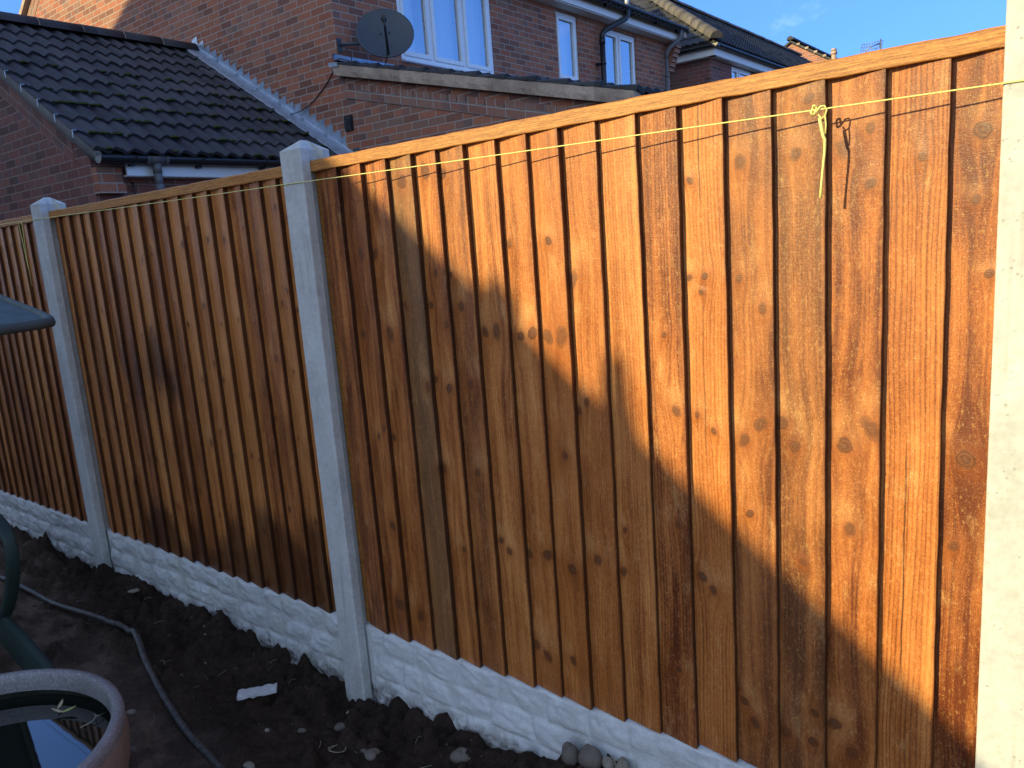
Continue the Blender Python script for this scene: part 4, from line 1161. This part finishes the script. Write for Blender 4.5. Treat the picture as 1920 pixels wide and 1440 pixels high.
b.face([(HXR - .055, YE - .012, 3.27), (HXR + .03, YE - .09, 3.30), (HXR + .03, YE - .09, 3.225), (HXR - .05, YE - .012, 3.205)])
b.face([(HXR - .055, YE - .012, 3.27), (HXR + .03, YE - .09, 3.30), (HXR + .01, YE + .0, 3.31)])
b.face([(HXR - .05, YE - .088, 3.222), (HXR + .09, YE - .088, 3.205), (HXR + .09, YE - .086, 3.165), (HXR - .05, YE - .088, 3.178)])
child(b.build('lead_flashing', M['lead'], None, fixn=False), lw)
b = MB()                                       # black louvred vent, two courses high
vx, vz = -4.535, 2.600
b.box((vx - .055, YE - .016, vz - .078), (vx + .075, YE - .001, vz + .078))
for k in range(7): b.obox((vx - .040, YE - .020, vz - .062 + k * .0185), (.10, 0, 0), (0, -.008, -.006), (0, .002, .004))
child(b.build('air_vent', M['pvc_black'], None, fixn=False), lw)
b = MB(); b.box((-4.51, YE - .004, 2.245), (-4.41, YE - .0015, 2.335)); child(b.build('blue_brick', simple('blue_grey_brick', (.06, .075, .085), .7), None), lw)

# ------------------------------------------------------------------ satellite dish on the facade
dt = thing('satellite_dish', 'dark grey oval satellite dish on the brick house wall beside the large white window', 'satellite dish')
dt.location = (HXR, 4.33, 3.42); D_ = under(dt)
nd = Vector((.70, -.63, .33)).normalized(); dc = Vector((-4.25, 4.665, 3.495)); sx = Vector((0, 0, 1)).cross(nd).normalized(); sy = nd.cross(sx).normalized()
def dpt(u, v, w): return dc + sx * u + sy * v + nd * w
b = MB(); P = []
for k in range(48):
    t = 2 * math.pi * k / 48
    row = [dpt(.300 * q * math.cos(t), .278 * q * math.sin(t), .055 * q * q - .03) for q in (.02, .25, .5, .75, .93, 1.0)]
    row += [dpt(.305 * math.cos(t), .283 * math.sin(t), .022), dpt(.305 * math.cos(t), .283 * math.sin(t), .012)]
    row += [dpt(.300 * q * math.cos(t), .278 * q * math.sin(t), .055 * q * q - .040) for q in (.98, .6, .02)]
    P.append(row)
b.grid(P, closed_u=True); b.face([r[0] for r in P]); b.face([r[-1] for r in P])
D_(b.build('reflector', M['dish'], dt))
b = MB()
for u, v in ((-.045, .02), (.045, .03), (-.04, -.13), (.055, -.135)):
    b = MB(); b.tube([dpt(u, v, -.025), dpt(u, v, -.012)], .008, 8); D_(b.build('bolt', M['pvc_black'], dt))
b = MB(); b.tube([dpt(.01, -.235, -.015), dpt(.008, -.225, .03), dpt(-.005, -.10, .24), dpt(-.01, -.06, .30)], [.016, .016, .013, .013], 8)
D_(b.build('feed_arm', M['pvc_black'], dt))
b = MB(); b.tube([dpt(-.012, -.035, .34), dpt(-.010, -.015, .29), dpt(-.010, -.005, .265)], [.022, .026, .030], 12); b.tube([dpt(-.03, -.06, .30), dpt(.01, -.045, .30)], .012, 8)
D_(b.build('receiver', M['pvc_black'], dt))
b = MB()
b.box((HXR, 4.27 + .02, 3.335), (HXR + .012, 4.345, 3.475)); b.tube([(HXR + .006, 4.32, 3.41), (HXR + .12, 4.40, 3.41), (dc.x - .09, dc.y + .02, dc.z - .08), tuple(dpt(0, -.03, -.04))], .019, 10)
b.tube([(HXR + .01, 4.32, 3.455), (HXR + .02, 4.32, 3.455)], .01, 8)
D_(b.build('wall_bracket', M['dish'], dt))
b = MB()
b.tube([tuple(dpt(-.012, -.05, .34)), tuple(dpt(.0, -.12, .27)), tuple(dpt(.0, -.26, .06)), (-4.30, 4.66, 3.16), (-4.36, 4.6, 3.19), (-4.50, 4.42, 3.225), (-4.575, 4.28, 3.265), (-4.60, 4.255, 3.235), (-4.635, 4.262, 3.206), (-4.70, 4.270, 3.14), (-4.802, 4.272, 3.058), (-4.90, 4.272, 3.0), (-5.026, 4.272, 2.93), (-5.15, 4.266, 2.875), (-5.26, 4.25, 2.84), (-5.409, 4.22, 2.82), (-5.574, 4.19, 2.83), (-5.767, 4.14, 2.90)], .0055, 7)
b.tube([(-4.55, 4.36, 3.37), (-4.52, 4.40, 3.27), (-4.52, 4.40, 3.20)], .005, 6)
b.tube([(-4.30, 4.72, 3.145), (-4.30, 4.66, 3.16), (-4.29, 4.60, 3.145)], .014, 7)
D_(b.build('cable', M['cable'], dt))

# ------------------------------------------------------------------ next house along, hipped roof
h2 = thing('house', 'farther brick house with a hipped dark roof and buff hip tiles', 'house')
h2.location = (-8.4, 22, -.42); J_ = under(h2)
E2x, E2y, E2z, P2 = -4.45, 13.80, 4.80, .685
R2x, R2z = -8.40, 4.80 + 3.95 * .685
b = MB()
wn2 = (15.17, 16.35, 3.5, 4.54)
wall_open(b, 0, -4.70, 14.08, 31.0, -.42, 4.62, [wn2], .1, -1)
b.wallquad([(-4.70, 14.08, -.42), (-12.1, 14.08, -.42), (-12.1, 14.08, 4.62), (-4.70, 14.08, 4.62)])
b.wallquad([(-12.1, 14.08, -.42), (-12.1, 31, -.42), (-12.1, 31, 4.62), (-12.1, 14.08, 4.62)])
J_(b.build('wall', M['brick_dark'], h2, fixn=False))
J_(window(h2, -4.70, *wn2, (15.6,), (), None, .03))
b = MB(); u2 = math.sqrt(1 + P2 * P2); nrows = 14; g2 = 3.95 * u2 / nrows
tile_roof(b, (R2x, E2y, R2z), (0, 1, 0), Vector((1, 0, -P2)) / u2, Vector((P2, 0, 1)) / u2, nrows, g2, lambda k: (3.95 * (1 - (k + .5) / nrows), 17.4), .15, .015, .030, 17, 4)
tile_roof(b, (R2x, E2y + 3.95, R2z), (1, 0, 0), Vector((0, -1, -P2)) / u2, Vector((0, -P2, 1)) / u2, nrows, g2, lambda k: (-3.95 * (k + .5) / nrows, 3.95 * (k + .5) / nrows), .15, .015, .030, 18, 4)
r2 = J_(b.build('roof', M['tile_far'], h2, fixn=False))
b = MB(); b.face([(R2x, E2y + 3.95, R2z), (R2x, 31.2, R2z), (R2x * 2 - E2x, 31.2, E2z), (R2x * 2 - E2x, E2y, E2z)])
b.face([(R2x, E2y + 3.95, R2z - .03), (R2x, 31.2, R2z - .03), (E2x, 31.2, E2z - .03), (E2x, E2y, E2z - .03)]); b.face([(R2x, E2y + 3.95, R2z - .03), (E2x, E2y, E2z - .03), (R2x * 2 - E2x, E2y, E2z - .03)])
child(b.build('roof_boarding', M['tile_far'], None, fixn=False), r2)
b = MB(); ridge_run(b, (E2x + .02, E2y - .02, E2z + .03), (R2x, E2y + 3.95, R2z + .03), .135, .40, 5); ridge_run(b, (R2x * 2 - E2x, E2y, E2z + .03), (R2x, E2y + 3.95, R2z + .03), .135, .40, 6)
child(b.build('hip_tile', M['tile_buff'], None), r2)
b = MB(); ridge_run(b, (R2x, E2y + 3.95, R2z + .02), (R2x, 31.2, R2z + .02), .11, .45, 7); child(b.build('ridge_tile', M['tile_buff'], None), r2)
b = MB(); b.box((-4.56, 13.93, 4.56), (-4.54, 31.1, 4.735)); b.box((-12.3, 13.93, 4.56), (-4.5605, 13.95, 4.735)); b.box((-4.70, 14.08, 4.55), (-4.5605, 31.1, 4.565)); b.box((-12.1, 13.951, 4.55), (-4.70, 14.08, 4.565))
J_(b.build('fascia', M['soffit'], h2))
b = MB(); gutter_mesh(b, (-4.475, 13.80, 4.755), (-4.475, 31.1, 4.755), .062); gutter_mesh(b, (-12.3, 13.865, 4.755), (-4.42, 13.865, 4.755), .062); J_(b.build('gutter', M['pvc_black'], h2, fixn=False))

h3 = thing('house', 'most distant house, its sunlit orange brick gable and flue showing over the fence rail', 'house')
h3.location = (-9, 36, -.42); K_ = under(h3)
def r3(x): return 8.32 - abs(x + 9.0) * .62
b = MB()
b.wallquad([(-4.9, 32.0, -.42), (-13.1, 32.0, -.42), (-13.1, 32.0, r3(-13.1) - .1), (-9.0, 32.0, 8.22), (-4.9, 32.0, r3(-4.9) - .1)])
b.wallquad([(-4.9, 32.0, -.42), (-4.9, 42.0, -.42), (-4.9, 42.0, r3(-4.9) - .1), (-4.9, 32.0, r3(-4.9) - .1)])
K_(b.build('wall', M['brick'], h3, fixn=False))
b = MB()
for sg in (1, -1):
    b.prism([(-9.0, 31.9, 8.34), (-9.0 + sg * 4.35, 31.9, r3(-4.65) + .02), (-9.0 + sg * 4.35, 31.9, r3(-4.65) - .06), (-9.0, 31.9, 8.25)], (0, 10.2, 0))
k3 = K_(b.build('roof', M['tile_far'], h3))
b = MB(); ridge_run(b, (-9.0, 31.86, 8.35), (-9.0, 42, 8.35), .14, .5, 2); child(b.build('ridge_tile', M['tile_far'], None), k3)
for i in range(12):
    b = MB(); x = -8.75 + i * .34
    b.box((x, 31.87, r3(x) - .075), (x + .13, 31.90, r3(x) + .005))
    child(b.build('verge_clip', M['verge'], None), k3)
b = MB(); b.tube([(-7.45, 31.2 + 1.2, 6.6), (-7.45, 32.4, 7.62)], .095, 14); b.tube([(-7.45, 32.4, 7.56), (-7.45, 32.4, 7.68)], .125, 14); b.tube([(-7.45, 32.4, 7.70), (-7.45, 32.4, 7.78)], .10, 14)
K_(b.build('flue', M['terracotta'], h3))
at_ = thing('tv_aerial', 'grid-backed television aerial standing against the sky at the right, just over the fence rail', 'aerial')
at_.location = (-6.1, 34, 5.0); A_ = under(at_)
b = MB(); b.tube([(-6.1, 34, 5.0), (-6.1, 34, 8.1)], .03, 8); A_(b.build('mast', M['aerial'], at_))
b = MB()
for k in range(9): b.tube([(-6.95 + .10 * k, 34.0, 7.40), (-6.80 + .10 * k, 34.0, 8.02)], .012, 5)
for k in range(6): b.tube([(-6.95 + .03 * k, 34.0, 7.40 + .124 * k), (-6.15 + .03 * k, 34.0, 7.40 + .124 * k)], .012, 5)
b.tube([(-6.95, 34, 7.40), (-6.45, 33.7, 7.8), (-6.1, 34, 7.95)], .02, 6)
A_(b.build('grid_reflector', M['aerial'], at_))

# ------------------------------------------------------------------ the photographer's own house, behind the camera (its roof throws the shadow)
oh = thing('house', 'gabled house behind the camera whose long roof slope shades the garden', 'house')
oh.location = (-9, -9, -.42); O_ = under(oh)
OY = -5.4
KX, KZ = 0.324 - 5.435 * 0.5, 1.431 + 5.435 * 0.4
def oroof(x): return KZ - .7715 * (x - KX) if x > -10.59 else KZ - .7715 * (-10.59 - KX) - .43 * (-10.59 - x)
pk = oroof(-10.59)
b = MB()
hol = [(-5.6, -4.5, 0.6, 1.7), (-8.4, -7.0, 3.2, 4.4)]
wall_open(b, 1, OY - .25, -16.8, -.85, -.42, 2.0, [hol[0]], .1, -1)
b.wallquad([(-.85, OY - .25, 2.0), (-16.8, OY - .25, 2.0), (-16.8, OY - .25, oroof(-16.8) - .15), (-10.59, OY - .25, pk - .15), (-.85, OY - .25, oroof(-.85) - .15)])
b.wallquad([(-.85, OY - .25, -.42), (-.85, OY - 8, -.42), (-.85, OY - 8, oroof(-.85) - .15), (-.85, OY - .25, oroof(-.85) - .15)])
b.wallquad([(-16.8, OY - .25, -.42), (-16.8, OY - 8, -.42), (-16.8, OY - 8, oroof(-16.8) - .15), (-16.8, OY - .25, oroof(-16.8) - .15)])
b.wallquad([(-.85, OY - 8, -.42), (-16.8, OY - 8, -.42), (-16.8, OY - 8, oroof(-16.8) - .15), (-10.59, OY - 8, pk - .15), (-.85, OY - 8, oroof(-.85) - .15)])
O_(b.build('wall', M['brick'], oh, fixn=False))
b = MB()
b.prism([(-10.59, OY, pk), (-.45, OY, oroof(-.45)), (-.45, OY, oroof(-.45) - .16), (-10.59, OY, pk - .16)], (0, -8.3, 0))
b.prism([(-10.59, OY, pk), (-10.59, OY, pk - .16), (-17.3, OY, oroof(-17.3) - .16), (-17.3, OY, oroof(-17.3))], (0, -8.3, 0))
orf = O_(b.build('roof', M['tile_far'], oh))
b = MB(); x = -1.63; b.tube([(x, OY - .06, oroof(x) - .1), (x, OY - .06, oroof(x) + .02), (x, OY - .06, oroof(x) + .15)], [.075, .040, .024], 10); child(b.build('vent_pipe', M['pvc_black'], None), orf)
b = MB(); x = -1.995
b.box((x - .035, OY - .14, oroof(x) - .05), (x + .045, OY - .04, oroof(x) + .045)); b.tube([(x + .01, OY - .09, oroof(x) + .03), (x + .005, OY - .09, oroof(x) + .085)], [.03, .012], 8)
child(b.build('finial', M['pvc_black'], None), orf)
b = MB(); b.box((-5.6, OY - .33, .6), (-4.5, OY - .27, 1.7)); fw = O_(b.build('window', M['upvc'], oh)); b = MB(); b.box((-5.52, OY - .266, .68), (-5.08, OY - .264, 1.62)); b.box((-5.02, OY - .266, .68), (-4.58, OY - .264, 1.62)); child(b.build('pane', M['room'], None), fw)

# ------------------------------------------------------------------ planter with water
pz, prx, pry, PR = .10, -.176, -1.095, .413
pt = thing('round_planter', 'large round terracotta planter with a speckled grey-purple rim, filled with dark water', 'planter')
pt.location = (prx, pry, -.30); T_ = under(pt)
b = MB()
b.lathe([(.0, -.40), (.300, -.40), (.325, -.38), (.385, -.24), (.414, -.13), (.420, -.075), (.415, -.030)], (prx, pry, pz), 96)
T_(b.build('body', M['pot'], pt))
b = MB()
b.lathe([(.4155, -.032), (.417, -.018), (.413, -.004), (.405, 0.0), (.395, .0005), (.388, -.004), (.3845, -.013), (.383, -.032), (.382, -.050), (.3822, -.055)], (prx, pry, pz), 96)
T_(b.build('rim', M['pot_rim'], pt))
b = MB(); b.lathe([(.3822, -.055), (.388, -.057), (.400, -.066), (.401, -.16), (.388, -.22), (.33, -.36), (.0, -.36)], (prx, pry, pz), 96)
T_(b.build('inside', M['pot_inside'], pt))
b = MB(); b.face([(prx + .400 * math.cos(t), pry + .400 * math.sin(t), pz - .080) for t in [2 * math.pi * k / 96 for k in range(96)]])
struct(b.build('water', M['water']))

# ------------------------------------------------------------------ garden chair (tall hooded resin recliner) at the left edge
ch = thing('garden_chair', 'dark green resin garden recliner at the left edge, in front of the fence', 'garden chair')
ch.location = (-1.5, -.72, -.28); C_ = under(ch)
def sweep(b, pts, wdir, w, t, n=8):
    """rounded flat bar: pts centre line, wdir the direction of its width"""
    pts = [Vector(p) for p in pts]; ws = w if isinstance(w, list) else [w] * len(pts); rows = []
    for i, p in enumerate(pts):
        d = (pts[min(i + 1, len(pts) - 1)] - pts[max(i - 1, 0)]).normalized(); wd = Vector(wdir); wd = (wd - d * wd.dot(d)).normalized(); nn = d.cross(wd)
        row = []
        for k in range(17):
            a = 2 * math.pi * k / 16; ca, sa = math.cos(a), math.sin(a)
            row.append(p + wd * (math.copysign(abs(ca) ** .55, ca) * ws[i] / 2) + nn * (math.copysign(abs(sa) ** .75, sa) * t / 2))
        rows.append(row)
    b.grid(rows); b.face(rows[0][:-1]); b.face(rows[-1][:-1][::-1])
def curve(pts, n=8):
    out = []
    P = [Vector(p) for p in pts]
    for i in range(len(P) - 1):
        p0, p1, p2, p3 = P[max(i - 1, 0)], P[i], P[i + 1], P[min(i + 2, len(P) - 1)]
        for k in range(n):
            t = k / n
            out.append(.5 * ((2 * p1) + (-p0 + p2) * t + (2 * p0 - 5 * p1 + 4 * p2 - p3) * t * t + (-p0 + 3 * p1 - 3 * p2 + p3) * t ** 3))
    return out + [P[-1]]
prof = curve([(-1.80, 0, .14), (-1.64, 0, .36), (-1.52, 0, .62), (-1.43, 0, .88), (-1.34, 0, 1.08), (-1.19, 0, 1.205), (-.98, 0, 1.208), (-.70, 0, 1.160), (-.395, 0, 1.118)], 6)
b = MB(); rows = []
y0c, y1c = -.54, -1.08
NP = len(prof)
for i, p in enumerate(prof):
    d = (prof[min(i + 1, NP - 1)] - prof[max(i - 1, 0)]).normalized(); nn = Vector((-d.z, 0, d.x))
    row = []; t_end = max(0, (i - (NP - 9)) / 8.0); inset = .035 * t_end ** 2.4
    for k in range(13):
        s_ = k / 12; y = y0c - inset + (y1c - y0c + 2 * inset) * s_
        dish_ = -.022 * math.sin(math.pi * s_)
        row.append(Vector((p.x, y, p.z)) + nn * (dish_ + .004))
    for k in reversed(range(13)):
        s_ = k / 12; y = y0c - inset + (y1c - y0c + 2 * inset) * s_
        row.append(Vector((p.x, y, p.z)) + nn * (-.022 * math.sin(math.pi * s_) - .006))
    row.append(row[0]); rows.append(row)
b.grid(rows); b.face(rows[0][:-1]); b.face(rows[-1][:-1])
back = C_(b.build('backrest', M['chair'], ch, fixn=False))
b = MB(); rim = []
for i, p in enumerate(prof):
    t_end = max(0, (i - (NP - 9)) / 8.0); rim.append((p.x, y0c - .035 * t_end ** 2.4, p.z - .004))
rim += [(prof[-1].x + .012, y0c - .07, prof[-1].z - .006), (prof[-1].x + .016, (y0c + y1c) / 2, prof[-1].z - .012), (prof[-1].x + .012, y1c + .07, prof[-1].z - .006)]
for i, p in reversed(list(enumerate(prof))):
    t_end = max(0, (i - (NP - 9)) / 8.0); rim.append((p.x, y1c + .035 * t_end ** 2.4, p.z - .004))
b.tube(rim, .0155, 10)
child(b.build('rim', simple('worn_green_rim', (0.060, 0.068, 0.056), 0.6, 0.3, n_scale=25, var=.3), None), back)
b = MB(); rows = []
for i in range(9):
    x = -2.25 + .06 * i; rows.append([(x, -.56 - .063 * k, .135 + .02 * math.sin(i / 8 * 3.1) - .012 * math.sin(k / 8 * 3.14)) for k in range(9)])
b.grid(rows); b.grid([[(p[0], p[1], p[2] - .025) for p in r] for r in rows], flip=True)
C_(b.build('seat', M['chair'], ch, fixn=False))
for y in (-.56, -1.06):
    b = MB()
    sweep(b, curve([(-2.10, y, .34), (-1.70, y, .372), (-1.40, y, .372), (-1.235, y, .350), (-1.155, y, .295), (-1.165, y, .20), (-1.225, y, .09), (-1.32, y, -.02), (-1.42, y, -.10)], 5), (0.10, 1, 0), .048, .026)
    C_(b.build('armrest', M['chair'], ch))
    b = MB(); sweep(b, curve([(-2.10, y, .16), (-1.80, y, -.0), (-1.47, y, -.118), (-1.20, y, -.198), (-.98, y, -.262)], 5), (.30, 0, 1), [.165] * 21, .045)
    C_(b.build('leg', M['chair'], ch))
    b = MB(); sweep(b, curve([(-1.60, y, -.03), (-1.63, y, -.14), (-1.66, y, -.275)], 5), (1, 0, .2), .085, .045)
    C_(b.build('leg', M['chair'], ch))

# ------------------------------------------------------------------ pipe on the soil, stones, bits
b = MB()
path = curve([(-3.6, -.30, 0), (-2.8, -.275, 0), (-2.19, -.254, 0), (-1.68, -.247, 0), (-1.33, -.218, 0), (-1.17, -.200, 0), (-1.105, -.206, 0), (-.99, -.238, 0), (-.81, -.294, 0), (-.37, -.409, 0), (-.05, -.463, 0), (.35, -.53, 0), (.9, -.60, 0)], 8)
zz = [soil_z(p.x, p.y) for p in path]; zz = [max(zz[max(0, i - 3):i + 4]) for i in range(len(zz))]; zz = [sum(zz[max(0, i - 7):i + 8]) / len(zz[max(0, i - 7):i + 8]) - .004 for i in range(len(zz))]
b.tube([(p.x, p.y, z + .008) for p, z in zip(path, zz)], .0118, 12)
tag(b.build('pipe', M['hose'], None), 'dusty dark grey plastic pipe lying bent along the soil in front of the fence', 'pipe')

def pebble(x, y, r, mat, label, flat=.65, elong=1.3, seed=0, rot=0.0, z=None, name='stone', group='stones lying on the soil'):
    rr = random.Random(seed); b = MB(); P = []; a1, a2, a3 = (rr.uniform(0, 6) for _ in range(3))
    for i in range(15):
        th = math.pi * i / 14; row = []
        for k in range(21):
            ph = 2 * math.pi * k / 20
            q = 1 + .09 * math.sin(2 * ph + a1) + .07 * math.sin(3 * ph + a2 + th) + .08 * math.cos(2 * th + a3)
            vx_, vy_ = math.sin(th) * math.cos(ph) * elong, math.sin(th) * math.sin(ph)
            row.append((r * q * (vx_ * math.cos(rot) - vy_ * math.sin(rot)), r * q * (vx_ * math.sin(rot) + vy_ * math.cos(rot)), r * q * flat * math.cos(th)))
        P.append(row)
    b.grid(P)
    o = b.build(name, mat); o.location = (x, y, (soil_z(x, y) if z is None else z) + r * flat * .30)
    return tag(o, label, 'stone', group)
big = [(-1.383, -.049, .017, 'stone_pale', 'elongated buff stone lying on the dark soil below the damp-stained panel', .55, 1.7, 1, 1.1),
       (.109, -.118, .017, 'stone', 'smooth grey stone on the soil just right of the foot of the middle post', .7, 1.3, 2, .3),
       (-.052, -.284, .0075, 'stone_pale', 'small round buff stone on the soil below the pale strip', .75, 1.15, 3, .2),
       (.027, -.406, .015, 'stone_pale', 'pale buff stone on bare soil at the bottom edge, right of the pipe', .7, 1.3, 4, .1),
       (-1.687, -.174, .012, 'stone', 'brown stone at the upper side of the pipe near the green chair', .6, 1.5, 5, .5),
       (.356, -.193, .020, 'stone', 'reddish grey stone at the bottom edge below the half sunlit panel', .7, 1.2, 6, .8),
       (.285, -.167, .010, 'stone', 'little dark stone on the soil near the bottom edge', .8, 1.2, 7, .0),
       (.024, -.207, .012, 'stone', 'dull brown stone half sunk in soil right of the pale strip', .6, 1.3, 8, .4),
       (-.386, -.562, .014, 'stone', 'buff stone touching the right side of the planter on the trodden ground', .6, 1.2, 9, .4),
       (-.602, -.465, .012, 'stone_pale', 'pale stone on the trodden ground between the planter and the pipe', .6, 1.4, 10, .6)]
for x, y, r, m, lb, fl, el_, sd, ro in big: pebble(x, y, r, M[m], lb, fl, el_, sd, ro)
pebble(.595, -.055, .026, M['stone'], 'dark reddish stone tucked in the soil bank against the gravel board', .8, 1.2, 31, .3)
for i, (x, z, r, lb) in enumerate(((.955, -.122, .028, 'grey cobble at the bottom edge, leftmost of the row against the gravel board'), (1.018, -.108, .032, 'largest grey-brown cobble of the row against the gravel board'),
                                 (1.072, -.108, .018, 'small pale cobble squeezed beside the largest cobble of the row'), (1.112, -.105, .022, 'pale buff cobble, rightmost of the row against the gravel board'))):
    pebble(x, -.005 + .004 * i, r, M['stone'] if i < 2 else M['stone_pale'], lb, .95, 1.0, 40 + i, .4 * i, z - r * .28, group='cobbles against the gravel board')
rr = random.Random(77)
for i in range(8):
    x = rr.uniform(-2.4, .75); y = -abs(rr.gauss(0, .22)) - .01
    pebble(x, y, rr.uniform(.0025, .0065), M['stone_pale'] if rr.random() < .6 else M['stone'], 'tiny pale pebble scattered on the dark soil', .7, 1.3, 100 + i, rr.uniform(0, 3), name='pebble', group='tiny pebbles scattered on the soil')

b = MB()                                       # snapped strip of pale render
c0, c1 = Vector((-.268, -.248, 0)), Vector((-.186, -.146, 0)); ax = (c1 - c0).normalized(); pp = Vector((-ax.y, ax.x, 0))
zt = max(soil_z(c.x, c.y) for c in (c0, c1, (c0 + c1) / 2)) + .004
top = []; L = (c1 - c0).length
for i in range(11):
    t = i / 10; w = .024 + .003 * math.sin(i * 1.9); j = .003 * math.sin(i * 2.7)
    top.append([c0 + ax * L * t + pp * (-w + j) + Vector((0, 0, zt + .009)), c0 + ax * L * t + pp * j * 2 + Vector((0, 0, zt + .010 + .002 * math.sin(i * 1.4))), c0 + ax * L * t + pp * (w + j) + Vector((0, 0, zt + .008 + .001 * math.sin(i)))])
rows = [[r[0] + Vector((0, 0, -.012))] + r + [r[2] + Vector((0, 0, -.012))] for r in top]
b.grid(rows, smooth=False); b.face(rows[0]); b.face(rows[-1][::-1])
tag(b.build('render_strip', M['shard'], None, bevel=.001), 'snapped pale grey strip of render lying on dark soil near the middle post', 'rubble')

b = MB(); rr = random.Random(5)                # crumbs of broken soil
ico = [(0, 0, 1), (.9, 0, .3), (.28, .85, .3), (-.72, .53, .3), (-.72, -.53, .3), (.28, -.85, .3), (0, 0, -.5)]
for _ in range(900):
    x = rr.uniform(-3.0, 1.25); y = .02 - abs(rr.gauss(0, .2)); r = .0025 + .008 * rr.random() ** 2.5; z = soil_z(x, y) + r * .2
    p = [(x + r * (q[0] + rr.uniform(-.3, .3)), y + r * (q[1] + rr.uniform(-.3, .3)), z + r * (q[2] + rr.uniform(-.25, .25))) for q in ico]
    for k in range(5): b.face([p[0], p[1 + k], p[1 + (k + 1) % 5]]); b.face([p[6], p[1 + (k + 1) % 5], p[1 + k]])
o = tag(b.build('soil_crumbs', M['soil'], None, fixn=False), 'loose crumbs of dark soil strewn along the fence', 'soil crumbs'); o['kind'] = 'stuff'
b = MB(); rr = random.Random(15)               # dry stalks and straw
for i in range(46):
    x = rr.uniform(-2.2, .8); y = -abs(rr.gauss(0, .25)) - .02; a = rr.uniform(0, 6.3); L = rr.uniform(.012, .045); z = soil_z(x, y) + .004
    b.tube([(x, y, z), (x + L * .5 * math.cos(a), y + L * .5 * math.sin(a), z + rr.uniform(.002, .008)), (x + L * math.cos(a + .4), y + L * math.sin(a + .4), z + .002)], .0007, 4)
for i in range(9):                             # a dried curl of vine
    a0 = i * .7; cx, cy = .20, -.205
    b.tube([(cx + .03 * math.cos(a0 + t) * (1 + .2 * math.sin(3 * t + i)), cy + .022 * math.sin(a0 + t), soil_z(cx, cy) + .008 + .006 * math.sin(t * 2 + i)) for t in (0, .5, 1, 1.5)], .0012, 5)
o = tag(b.build('straw', M['straw'], None, fixn=False), 'bits of dry straw and vine scattered on the soil', 'straw'); o['kind'] = 'stuff'
b = MB(); rr = random.Random(25)
for i in range(16):                            # seed stalks against the gravel board
    x = 1.10 + .19 * rr.random(); y = -.005 - .02 * rr.random(); z0 = -.16; hgt = rr.uniform(.04, .105); dx = rr.uniform(-.02, .02)
    b.tube([(x, y, z0), (x + dx * .4, y, z0 + hgt * .6), (x + dx, y - .004, z0 + hgt)], [.0011, .0009, .0016], 5)
tag(b.build('dry_weed', M['straw'], None, fixn=False), 'tuft of dry weed stalks at the foot of the gravel board, right of the cobbles', 'weed')

def leaf(x, y, L, w, a, mat, label):
    b = MB(); P = []; n = 8; d = Vector((math.cos(a), math.sin(a), 0)); s_ = Vector((-d.y, d.x, 0))
    for i in range(n + 1):
        t = i / n; ww = w * math.sin(math.pi * min(1, t * .96 + .02)) ** .8; c = Vector((x, y, pz - .0775)) + d * L * t + Vector((0, 0, .004 + .010 * t * t))
        P.append([c - s_ * ww + Vector((0, 0, .004)), c, c + s_ * ww + Vector((0, 0, .004))])
    b.grid(P); return tag(b.build('floating_leaf', mat, None, fixn=False), label, 'leaf', 'leaves floating in the planter')
leaf(-.27, -.79, .036, .005, 2.3, M['leaf_dry'], 'yellowed leaf floating in the planter, leftmost in the water')
leaf(-.235, -.785, .042, .0045, 3.6, M['leaf_dry'], 'yellow thin leaf floating in the planter beside a green one')
leaf(-.245, -.79, .040, .007, .9, M['leaf'], 'green leaf floating in the middle of the planter')
b = MB(); b.tube([(-.13, -.72, pz - .073), (-.125, -.745, pz - .067), (-.12, -.76, pz - .073), (-.122, -.79, pz - .074)], .0014, 5); b.tube([(-.125, -.745, pz - .067), (-.15, -.74, pz - .072)], .0012, 5)
tag(b.build('twig', M['straw'], None), 'thin dry twig floating near the right rim of the planter', 'twig')
